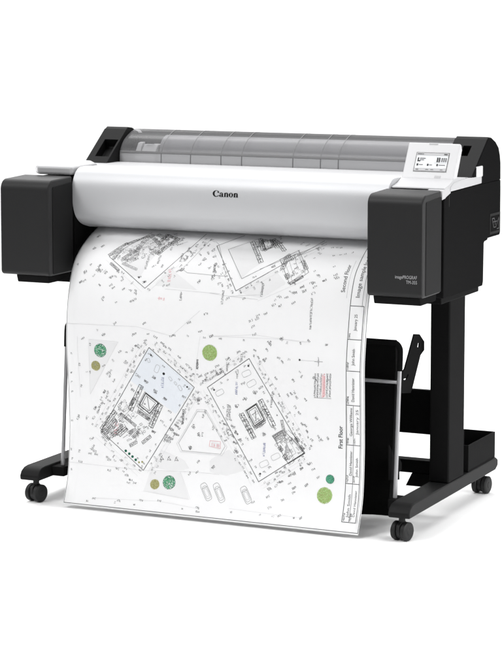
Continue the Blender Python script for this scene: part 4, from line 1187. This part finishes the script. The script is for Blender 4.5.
('W',[(0.0005,0.6711),(0.0051,0.6787)],1.9,3),
('W',[(-0.0154,0.6463),(-0.0098,0.6558)],1.9,3),
('W',[(-0.0231,0.6346),(-0.0197,0.6405)],1.9,2),
('L',[(0.1321,0.8686),(0.0498,0.7436),(-0.0269,0.6153)],0.35,12),
('L',[(0.1236,0.8737),(0.0409,0.7488),(-0.0361,0.6204)],0.35,12),
('W',[(0.1444,0.8388),(0.1493,0.846)],1.9,2),
('W',[(0.1315,0.8176),(0.1356,0.824)],1.9,2),
('W',[(0.0889,0.7625),(0.0947,0.7591)],1.9,2),
('W',[(0.0696,0.7224),(0.0729,0.7278)],1.9,2),
('W',[(0.0554,0.6931),(0.0584,0.6982)],1.9,2),
('W',[(0.0325,0.6581),(0.0363,0.6644)],1.9,2),
('W',[(0.0687,0.8017),(0.0735,0.809)],1.9,2),
('W',[(0.0356,0.7571),(0.044,0.7522)],1.9,2),
('W',[(0.0242,0.7412),(0.0277,0.7467)],1.9,2),
('W',[(0.011,0.7241),(0.0153,0.731)],1.9,2),
('W',[(0.0361,0.5594),(0.043,0.5685)],1.9,2),
('W',[(0.0685,0.539),(0.0764,0.5334)],1.9,2),
('W',[(0.0859,0.5282),(0.0919,0.5239)],1.9,2),
('W',[(0.0985,0.5144),(0.1042,0.5104)],1.9,3),
('W',[(-0.021,0.5847),(-0.0162,0.5909)],1.9,2),
('W',[(0.0129,0.5672),(0.0193,0.5627)],1.9,2),
('W',[(0.024,0.5574),(0.0337,0.5506)],1.9,3),
('W',[(0.0482,0.5411),(0.0572,0.5348)],1.9,2),
('W',[(0.065,0.5293),(0.0715,0.5247)],1.9,2),
('W',[(0.0795,0.5228),(0.0861,0.5181)],1.9,2),
('L',[(-0.022,0.5975),(0.107,0.5067)],0.35,12),
('L',[(-0.0276,0.5902),(0.1011,0.4996)],0.35,12),
('W',[(-0.0029,0.6126),(0.0051,0.607)],1.9,2),
('W',[(0.0275,0.5888),(0.0311,0.5935)],1.9,2),
('W',[(0.0461,0.5827),(0.0514,0.5789)],1.9,2),
('W',[(0.0728,0.5553),(0.0782,0.5625)],1.9,3),
('W',[(0.0982,0.5415),(0.106,0.536)],1.9,3),
('W',[(-0.0185,0.5759),(-0.0144,0.5813)],1.9,2),
('W',[(-0.3125,0.2885),(-0.3062,0.2927)],1.9,3),
('W',[(-0.3005,0.2944),(-0.2903,0.3012)],1.9,2),
('W',[(-0.2627,0.3303),(-0.2563,0.3217)],1.9,3),
('W',[(-0.3151,0.2936),(-0.307,0.299)],1.9,2),
('W',[(-0.2973,0.3087),(-0.2895,0.314)],1.9,3),
('W',[(-0.249,0.3443),(-0.2402,0.3502)],1.9,2),
('W',[(-0.3205,0.3062),(-0.3099,0.3132)],1.9,3),
('W',[(-0.2949,0.3231),(-0.2889,0.3149)],1.9,2),
('W',[(-0.2667,0.3432),(-0.2572,0.3496)],1.9,2),
('W',[(-0.2484,0.3522),(-0.2393,0.3583)],1.9,2),
('L',[(-0.3587,0.2606),(-0.3344,0.277),(-0.3114,0.2923),(-0.2891,0.3071),(-0.2674,0.3215),(-0.2462,0.3358),(-0.2254,0.3498)],0.35,12),
('W',[(-0.2086,0.3388),(-0.2004,0.3458)],1.9,2),
('W',[(-0.1655,0.2887),(-0.1588,0.2943)],1.9,2),
('W',[(-0.1474,0.2793),(-0.1408,0.2709)],1.9,3),
('W',[(-0.1242,0.2364),(-0.1159,0.2438)],1.9,2),
('W',[(-0.121,0.226),(-0.1117,0.2343)],1.9,3),
('W',[(-0.1157,0.207),(-0.1043,0.2175)],1.9,2),
('W',[(-0.0934,0.1687),(-0.0916,0.1604)],1.9,2),
('W',[(-0.0911,0.1518),(-0.0897,0.1429)],1.9,2),
('W',[(-0.1704,0.3126),(-0.1617,0.32)],1.9,3),
('W',[(-0.1535,0.3026),(-0.1476,0.2961)],1.9,2),
('W',[(-0.1246,0.2716),(-0.1186,0.2631)],1.9,2),
('W',[(-0.1162,0.2522),(-0.1116,0.2434)],1.9,3),
('W',[(-0.1034,0.2319),(-0.0992,0.2226)],1.9,2),
('W',[(-0.098,0.2089),(-0.0952,0.201)],1.9,3),
('W',[(-0.0867,0.1997),(-0.0843,0.1927)],1.9,2),
('W',[(-0.0829,0.1829),(-0.0807,0.1753)],1.9,2),
('W',[(-0.0739,0.1554),(-0.0721,0.1442)],1.9,2),
('W',[(-0.1634,0.3318),(-0.1568,0.3252)],1.9,3),
('W',[(-0.1354,0.3025),(-0.1311,0.2977)],1.9,2),
('W',[(-0.1294,0.2877),(-0.123,0.2801)],1.9,2),
('W',[(-0.113,0.282),(-0.1071,0.2747)],1.9,2),
('W',[(-0.1051,0.2654),(-0.1017,0.2603)],1.9,2),
('W',[(-0.0838,0.215),(-0.0724,0.2255)],1.9,3),
('W',[(-0.0692,0.1838),(-0.0659,0.1721)],1.9,2),
('L',[(-0.206,0.3489),(-0.1908,0.334),(-0.176,0.319),(-0.1615,0.3038),(-0.1476,0.2883),(-0.1345,0.2721),(-0.1227,0.2545),(-0.1127,0.2348),(-0.1035,0.2139),(-0.0953,0.1912),(-0.0884,0.1664),(-0.0835,0.1377)],0.35,12),
('W',[(-0.0464,0.1916),(-0.0394,0.2016)],1.9,3),
('W',[(0.0077,0.264),(0.0128,0.2713)],1.9,3),
('W',[(0.0206,0.2933),(0.0296,0.2886)],1.9,2),
('W',[(0.031,0.2982),(0.0361,0.306)],1.9,2),
('W',[(0.0403,0.3125),(0.0454,0.3205)],1.9,2),
('W',[(0.049,0.3313),(0.0543,0.34)],1.9,2),
('W',[(-0.05,0.1987),(-0.0437,0.2076)],1.9,2),
('W',[(-0.0327,0.2316),(-0.0258,0.2262)],1.9,3),
('W',[(-0.0178,0.2494),(-0.0118,0.2578)],1.9,2),
('W',[(-0.01,0.2584),(-0.0035,0.2675)],1.9,3),
('W',[(0.0066,0.2864),(0.0136,0.2827)],1.9,2),
('W',[(0.0328,0.3174),(0.0388,0.3269)],1.9,3),
('W',[(-0.0592,0.2077),(-0.0507,0.2196)],1.9,2),
('W',[(-0.0227,0.2586),(-0.0178,0.2554)],1.9,2),
('W',[(-0.0144,0.2731),(-0.0074,0.2832)],1.9,2),
('W',[(0.0018,0.2915),(0.0068,0.2991)],1.9,3),
('W',[(0.0158,0.3149),(0.0208,0.3229)],1.9,2),
('L',[(-0.0521,0.1892),(-0.0297,0.2208),(-0.0095,0.2493),(0.008,0.2741),(0.0229,0.2962),(0.0366,0.3173),(0.0495,0.338)],0.35,12),
('W',[(0.0731,0.3292),(0.0797,0.3377)],1.9,2),
('W',[(0.0888,0.3238),(0.0976,0.3182)],1.9,2),
('W',[(0.1015,0.3084),(0.1072,0.3155)],1.9,2),
('W',[(0.118,0.3059),(0.1264,0.3004)],1.9,3),
('W',[(0.1677,0.2735),(0.1755,0.2672)],1.9,2),
('W',[(0.1809,0.2651),(0.1884,0.2586)],1.9,2),
('W',[(0.2151,0.2257),(0.221,0.2191)],1.9,3),
('W',[(0.2345,0.2091),(0.2405,0.2015)],1.9,3),
('W',[(0.2582,0.1674),(0.2669,0.1794)],1.9,2),
('W',[(0.2638,0.1505),(0.2691,0.1397)],1.9,2),
('W',[(0.1128,0.3178),(0.1187,0.3254)],1.9,3),
('W',[(0.1327,0.3016),(0.1387,0.3093)],1.9,2),
('W',[(0.1541,0.2973),(0.1599,0.2933)],1.9,2),
('W',[(0.1881,0.2692),(0.1949,0.2636)],1.9,3),
('W',[(0.2143,0.2419),(0.22,0.2357)],1.9,2),
('W',[(0.2272,0.2362),(0.2337,0.2291)],1.9,2),
('W',[(0.2688,0.1919),(0.2735,0.1854)],1.9,3),
('W',[(0.2728,0.1742),(0.2787,0.1649)],1.9,3),
('W',[(0.0842,0.3548),(0.0931,0.3494)],1.9,2),
('W',[(0.2253,0.2533),(0.2303,0.2485)],1.9,3),
('W',[(0.239,0.2431),(0.2431,0.2388)],1.9,3),
('W',[(0.2636,0.2161),(0.2689,0.2097)],1.9,3),
('W',[(0.2748,0.1949),(0.279,0.1892)],1.9,2),
('L',[(0.0703,0.3433),(0.0879,0.3323),(0.1053,0.3212),(0.1225,0.3101),(0.1394,0.2988),(0.156,0.2873),(0.1723,0.2755),(0.1879,0.2631),(0.2026,0.2496),(0.2166,0.235),(0.2303,0.2197),(0.2436,0.2036),(0.2564,0.1866),(0.2687,0.1683),(0.2799,0.1478)],0.35,12),
('W',[(-0.3978,0.5913),(-0.3907,0.587)],1.9,3),
('W',[(-0.3855,0.586),(-0.3809,0.5929)],1.9,2),
('W',[(-0.3688,0.5597),(-0.3631,0.5686)],1.9,3),
('W',[(-0.3438,0.5703),(-0.3335,0.564)],1.9,2),
('W',[(-0.3103,0.5461),(-0.3051,0.554)],1.9,3),
('W',[(-0.2905,0.5258),(-0.2802,0.5195)],1.9,2),
('W',[(-0.2673,0.526),(-0.2612,0.5223)],1.9,2),
('W',[(-0.2376,0.5065),(-0.2306,0.5022)],1.9,2),
('W',[(-0.2381,0.5053),(-0.2323,0.5017)],1.9,2),
('W',[(-0.2092,0.4894),(-0.2,0.4836)],1.9,2),
('W',[(0.1269,0.491),(0.1368,0.4944)],1.9,2),
('W',[(0.1281,0.512),(0.1311,0.5054)],1.9,2),
('W',[(0.1448,0.5218),(0.1542,0.525)],1.9,3),
('W',[(0.1989,0.5077),(0.2082,0.5109)],1.9,2),
('W',[(0.2308,0.5109),(0.2385,0.5135)],1.9,2),
('W',[(0.2707,0.5611),(0.2749,0.5521)],1.9,2),
('W',[(0.264,0.5429),(0.271,0.5454)],1.9,3),
('W',[(0.3056,0.5613),(0.3098,0.5524)],1.9,2),
('W',[(0.3124,0.5623),(0.3184,0.5644)],1.9,2),
('W',[(0.3463,0.5595),(0.3526,0.5617)],1.9,2),
('W',[(0.1547,0.834),(0.1614,0.829)],1.9,3),
('W',[(0.172,0.8209),(0.1805,0.8147)],1.9,2),
('W',[(0.2173,0.8172),(0.2248,0.8117)],1.9,2),
('W',[(0.2388,0.7822),(0.2455,0.7773)],1.9,3),
('W',[(0.2683,0.7691),(0.2769,0.7627)],1.9,2),
('W',[(0.2778,0.7434),(0.2838,0.7509)],1.9,2),
('W',[(0.3215,0.7332),(0.3289,0.7278)],1.9,3),
('W',[(-0.3908,0.783),(-0.3838,0.7877)],1.9,3),
('W',[(-0.343,0.7999),(-0.3372,0.7934)],1.9,2),
('W',[(-0.3105,0.8382),(-0.3028,0.8433)],1.9,3),
('W',[(-0.2916,0.8362),(-0.2834,0.8417)],1.9,2),
('W',[(-0.2808,0.8657),(-0.2741,0.8701)],1.9,2),
('W',[(-0.4448,0.2816),(-0.4409,0.2765)],1.9,2),
('W',[(-0.4041,0.2809),(-0.3993,0.2745)],1.9,2),
('W',[(-0.3875,0.3139),(-0.3808,0.3063)],1.9,3),
('W',[(-0.3763,0.2875),(-0.367,0.2947)],1.9,2),
('W',[(-0.3641,0.3344),(-0.3565,0.3404)],1.9,2),
('W',[(-0.3461,0.3695),(-0.341,0.3737)],1.9,2),
('W',[(-0.3506,0.3749),(-0.3421,0.382)],1.9,2),
('W',[(-0.3047,0.3868),(-0.2989,0.3812)],1.9,2),
('W',[(0.1933,0.3448),(0.1996,0.341)],1.9,2),
('W',[(0.179,0.3534),(0.1853,0.3497)],1.9,3),
('W',[(0.1863,0.3435),(0.195,0.3383)],1.9,3),
('W',[(0.2214,0.3224),(0.2258,0.3283)],1.9,3),
('W',[(0.2122,0.298),(0.2172,0.3045)],1.9,2),
('W',[(0.2313,0.3005),(0.2355,0.306)],1.9,2),
('W',[(0.292,0.2759),(0.2991,0.2707)],1.9,2),
('W',[(0.2802,0.2627),(0.2852,0.2586)],1.9,2),
('W',[(0.2974,0.2718),(0.3039,0.2802)],1.9,3),
('W',[(0.331,0.2445),(0.337,0.2385)],1.9,2),
('W',[(-0.4408,0.5347),(-0.4412,0.541)],1.9,3),
('W',[(-0.4445,0.5915),(-0.4448,0.5976)],1.9,2),
('W',[(-0.444,0.6189),(-0.4444,0.6253)],1.9,3),
('W',[(-0.4481,0.6503),(-0.4415,0.6498)],1.9,2),
('W',[(-0.4515,0.737),(-0.4447,0.7365)],1.9,2),
('W',[(-0.4488,0.8149),(-0.4486,0.823)],1.9,2),
('W',[(-0.4455,0.8431),(-0.4451,0.8494)],1.9,2),
('W',[(-0.4463,0.8736),(-0.4457,0.8802)],1.9,3),
('W',[(-0.3573,0.4687),(-0.3571,0.4628)],1.9,3),
('W',[(-0.236,0.4706),(-0.2357,0.465)],1.9,3),
('W',[(-0.2008,0.4681),(-0.1921,0.4681)],1.9,2),
('W',[(-0.1194,0.4669),(-0.1098,0.4669)],1.9,2),
('W',[(-0.0767,0.4657),(-0.0696,0.4657)],1.9,3),
('W',[(-0.0266,0.4668),(-0.017,0.4667)],1.9,3),
('W',[(0.0217,0.4676),(0.0314,0.4676)],1.9,2),
('W',[(0.0977,0.4704),(0.0978,0.4641)],1.9,2),
('W',[(0.1757,0.4665),(0.1811,0.4665)],1.9,2),
('W',[(0.2264,0.471),(0.2265,0.4622)],1.9,3),
('W',[(0.2667,0.4697),(0.2667,0.4616)],1.9,2),
('W',[(0.339,0.4655),(0.3484,0.4654)],1.9,2),
('W',[(-0.3851,0.963),(-0.3771,0.9629)],1.9,2),
('W',[(-0.2915,0.963),(-0.2921,0.9557)],1.9,3),
('W',[(-0.2336,0.9602),(-0.2265,0.9601)],1.9,2),
('W',[(-0.0815,0.9571),(-0.0756,0.9569)],1.9,2),
('W',[(0.0694,0.9525),(0.075,0.9524)],1.9,2),
('W',[(0.157,0.9515),(0.1629,0.9514)],1.9,3),
('W',[(0.1951,0.9526),(0.2036,0.9524)],1.9,3),
('W',[(0.2592,0.951),(0.2648,0.9509)],1.9,2)]

sheet = thing('printed_sheet', (0, .018, 0), 'large white architectural plan sheet with coloured trees hanging out of the plotter', 'printed plan')
b = MB(); NX, NT = 24, 240
for j in range(NT+1):
    for i in range(NX+1): b.v.append(paper(-.457+.914*i/NX, TMAX*j/NT))
for j in range(NT):
    for i in range(NX):
        a = j*(NX+1)+i; b.f.append([a,a+1,a+NX+2,a+NX+1]); b.mi.append(0)
pp = b.build('paper', M['paper'], sheet, smooth=180, fix=False)
sm = pp.modifiers.new('thickness', 'SOLIDIFY'); sm.thickness = .00025; sm.offset = 1

class Ink(MB):
    def p(s, x, t, lay): return paper(max(-.4565,min(.4565,x)), t, .00018+.00007*lay)
    def ribbon(s, pts, w, c, lay=3):
        h = w*1.3/2000.
        for (xa,ta),(xb,tb) in zip(pts, pts[1:]):
            L = math.hypot(xb-xa, tb-ta)
            if L < 1e-6: continue
            dx, dt = (xb-xa)/L, (tb-ta)/L; nx_, nt_ = -dt*h, dx*h
            n = max(1, int(L/.012)); vs = []
            for k in range(n+1):
                f = (k/n)*(L+h)/L - (h/2)/L
                x, t = xa+(xb-xa)*f, ta+(tb-ta)*f
                vs += [s.p(x+nx_, t+nt_, lay), s.p(x-nx_, t-nt_, lay)]
            s.add(vs, [(2*k,2*k+1,2*k+3,2*k+2) for k in range(n)], c)
    def fill(s, pts, c, lay=0):
        # clipped in strips along t so that the fill follows the bend
        t0, t1 = min(p[1] for p in pts), max(p[1] for p in pts); n = max(7, int((t1-t0)/.006))
        def span(t):
            xs = []
            for (xa,ta),(xb,tb) in zip(pts, pts[1:]+pts[:1]):
                if (ta-t)*(tb-t) <= 0 and ta != tb: xs.append(xa+(xb-xa)*(t-ta)/(tb-ta))
            return (min(xs), max(xs)) if xs else None
        rows = []
        for k in range(n+1):
            t = t0+(t1-t0)*(k/n); t = min(max(t, t0+1e-6), t1-1e-6); r = span(t)
            if r: rows.append((t,)+r)
        for (ta,a0,a1),(tb,b0,b1) in zip(rows, rows[1:]):
            m = 6
            for i in range(m):
                f, f2 = i/m, (i+1)/m
                s.add([s.p(a0+(a1-a0)*f,ta,lay),s.p(a0+(a1-a0)*f2,ta,lay),s.p(b0+(b1-b0)*f2,tb,lay),s.p(b0+(b1-b0)*f,tb,lay)], [(0,1,2,3)], c)
    def quad(s, cx, ct, ux, ut, a, bb, c, lay=4):   # small rectangle, axis (ux,ut), half sizes a, bb
        vx, vt = -ut, ux
        s.add([s.p(cx+ux*a*i+vx*bb*j, ct+ut*a*i+vt*bb*j, lay) for i,j in ((-1,-1),(1,-1),(1,1),(-1,1))], [(0,1,2,3)], c)
    def word(s, A, B, h, c):
        L = math.hypot(B[0]-A[0], B[1]-A[1]); ux, ut = (B[0]-A[0])/L, (B[1]-A[1])/L; vx, vt = -ut, ux
        hh = h*.0025/2; n = max(2, int(L/(hh*1.25)))
        for k in range(n):
            cx, ct = A[0]+ux*L*(k+.5)/n, A[1]+ut*L*(k+.5)/n; cell = L/n
            for _ in range(3):
                if random.random() < .5:
                    o = random.uniform(-.3,.3)*cell; s.quad(cx+ux*o, ct+ut*o, ux, ut, .00048, hh*random.uniform(.55,1), c)
                else:
                    o = random.choice((-.9,0,.9))*hh; s.quad(cx+vx*o, ct+vt*o, ux, ut, cell*random.uniform(.3,.45), .00045, c)
    def hatch(s, A, B, w, c):
        L = math.hypot(B[0]-A[0], B[1]-A[1]); ux, ut = (B[0]-A[0])/L, (B[1]-A[1])/L; vx, vt = -ut, ux; W = w*.0028
        for sd in (-1, 1):
            s.ribbon([(A[0]+vx*W/2*sd, A[1]+vt*W/2*sd), (B[0]+vx*W/2*sd, B[1]+vt*W/2*sd)], 1.0, c)
        s.ribbon([A, B], .8, c)
        n = int(L/.0034)
        for k in range(n+1):
            f = k/n; x, t = A[0]+(B[0]-A[0])*f, A[1]+(B[1]-A[1])*f; a, e = sorted((random.uniform(-.6,.6), random.uniform(-.6,.6)))
            if k in (0, n): a, e = -.5, .5
            s.ribbon([(x+vx*W*a, t+vt*W*a), (x+vx*W*e, t+vt*W*e)], random.choice((.5,.8,1.1)), c)
            for _ in range(random.choice((0,1,1,2))): s.quad(x+vx*W*random.uniform(-.4,.4), t+vt*W*random.uniform(-.4,.4), ux, ut, .0011, .0009, min(3,c+random.choice((0,1))))
    def cluster(s, A, B, w, cnt):
        L = math.hypot(B[0]-A[0], B[1]-A[1]); ux, ut = (B[0]-A[0])/L, (B[1]-A[1])/L; vx, vt = -ut, ux; W = w*.0028
        for _ in range(cnt):
            e, q = random.random()*L, random.uniform(-.5,.5)*W; x, t = A[0]+ux*e+vx*q, A[1]+ut*e+vt*q; c = random.choice((1,2,2,3))
            k = random.random()
            if k < .35:
                a, bb = random.uniform(.0015,.005), random.uniform(.0015,.004)
                o = [(x+ux*a*i+vx*bb*j, t+ut*a*i+vt*bb*j) for i,j in ((-1,-1),(1,-1),(1,1),(-1,1),(-1,-1))]; s.ribbon(o, .6, c)
            elif k < .75:
                a = random.uniform(.003,.009)
                if random.random() < .5: s.ribbon([(x-ux*a,t-ut*a),(x+ux*a,t+ut*a)], random.choice((.6,.9)), c)
                else: s.ribbon([(x-vx*a,t-vt*a),(x+vx*a,t+vt*a)], random.choice((.6,.9)), c)
            else: s.quad(x, t, ux, ut, random.uniform(.001,.0022), random.uniform(.0008,.0016), c)
    def disc(s, x, t, r, c, lay=2, n=28):
        ring_ = [(x+r*math.cos(2*math.pi*k/n), t+r*math.sin(2*math.pi*k/n)) for k in range(n)]; s.fill(ring_, c, lay)
    def text(s, txt, x, t, size, c, width=None, up=True, bold=.0):
        vs, fs = text_polys(txt, size, bold); w = max(v[0] for v in vs); k = (width/w) if width else 1
        # reads upwards along the sheet
        s.add([s.p(x-0+v[1]*-1*-1*0 + (-v[1]), t-v[0]*k, 5) for v in vs] if False else [s.p(x-v[1], t-v[0]*k, 5) for v in vs], fs, c)
d = Ink()
for kind, pts, a, c in [(q+(0,))[:4] if len(q) == 3 else q for q in DRAW]:
    if kind == 'L': d.ribbon(pts, a, c)
    elif kind == 'P': d.fill(pts, a)
    elif kind == 'W': d.word(pts[0], pts[1], a, c)
    elif kind == 'H': d.hatch(pts[0], pts[1], a, c)
    elif kind == 'K': d.cluster(pts[0], pts[1], a, c)
    elif kind == 'T':
        (x, t), r = pts[0], a/1000.
        d.disc(x, t, r, c)
        if r > .01:
            lf = {7:(15,16,4),10:(15,16,16),8:(18,18,8),9:(17,17,8)}[c]
            for _ in range(int(r*r*900000)):
                q, an = r*math.sqrt(random.random())*1.02, random.uniform(0, 2*math.pi); e = random.uniform(0, 6.3)
                d.quad(x+q*math.cos(an), t+q*math.sin(an), math.cos(e), math.sin(e), random.uniform(.0008,.0016), .0005, random.choice(lf), 3)
            for k in range(26):
                an = 2*math.pi*k/26; d.quad(x+r*math.cos(an), t+r*math.sin(an), -math.sin(an), math.cos(an), r*.1, .0006, lf[0], 3)
    elif kind == 'C':
        A, B = pts; L = math.hypot(B[0]-A[0], B[1]-A[1]); ux, ut = (B[0]-A[0])/L, (B[1]-A[1])/L; vx, vt = -ut, ux; W = a*.00055*.92/2
        if L < .035: W = L*.28
        def body_(k, e): 
            o = []
            for i in range(24):
                an = 2*math.pi*i/24; cx = math.copysign(abs(math.cos(an))**.45, math.cos(an))*L/2*k+e*L; cy = math.copysign(abs(math.sin(an))**.45, math.sin(an))*W*k
                o.append(((A[0]+B[0])/2+ux*cx+vx*cy, (A[1]+B[1])/2+ut*cx+vt*cy))
            return o+[o[0]]
        cc = 2 if L > .035 else 3
        d.ribbon(body_(1, 0), .7, cc)
        if L > .035:
            d.ribbon(body_(.72, .03), .6, cc); d.ribbon(body_(.45, .05), .5, 3)
            d.ribbon([(A[0]+ux*L*.26+vx*W*.8, A[1]+ut*L*.26+vt*W*.8), (A[0]+ux*L*.26-vx*W*.8, A[1]+ut*L*.26-vt*W*.8)], .8, cc)
# sheet border
d.ribbon([(-.4552,.05),(-.4552,.9742)], .9, 2); d.ribbon([(-.4552,.9742),(.4550,.9742)], 1.2, 1); d.ribbon([(.4550,.05),(.4550,.9742)], .9, 1)
d.text('Second Floor', .383, .320, .0165, 1, .088); d.ribbon([(.3905,.335),(.3905,.215)], .5, 3)
d.text('First Floor', .392, .7490, .0175, 0, .063, bold=.0002); d.ribbon([(.402,.775),(.402,.610)], .4, 3)
d.build('printed_drawing', INK, sheet, smooth=0, fix=False)

k = Ink(); xl, xm, xr = .4035, .4300, .4440
k.ribbon([(xl,.05),(xl,.9475)], 1.3, 1); k.ribbon([(xr-.006,.05),(xr-.006,.356)], .9, 2); k.ribbon([(xr,.356),(xr,.9475)], 1.3, 1); k.ribbon([(xr+.004,.05),(xr+.004,.9475)], .7, 2)
for t in (.3555,.4465,.5320,.6265,.7365,.8425,.9475): k.ribbon([(xl,t),(xr,t)], 1.3, 1)
k.ribbon([(.4240,.6265),(.4240,.9475)], 1.0, 2)
k.text('Image sample for Canon', .428, .333, .0172, 1, .176)
k.text('January 25', .427, .4225, .0122, 1, .044)
k.text('John Smith', .427, .5160, .0122, 1, .044)
k.text('David Hannister', .427, .6170, .0122, 1, .066)
k.text('George Williams', .4205, .7120, .0108, 1, .078); k.text('January 25', .4385, .7060, .0108, 1, .068)
k.text('David Hannister', .4205, .8210, .0108, 1, .068); k.text('John Smith', .4385, .8230, .0108, 1, .052)
k.text('John Smith', .4205, .9340, .0108, 1, .062); k.text('David Hannister', .4385, .9320, .0108, 1, .072)
for t, L in ((.4435,.014),(.5290,.022),(.6235,.022),(.7335,.016),(.8395,.020),(.9445,.022)):
    k.word((xl+.0045,t),(xl+.0045,t-L), 2.0, 1)
for t, L in ((.7335,.016),(.8395,.020),(.9445,.022)): k.word((.4275,t),(.4275,t-L), 2.0, 2)
k.build('title_block', INK, sheet, smooth=0, fix=False)
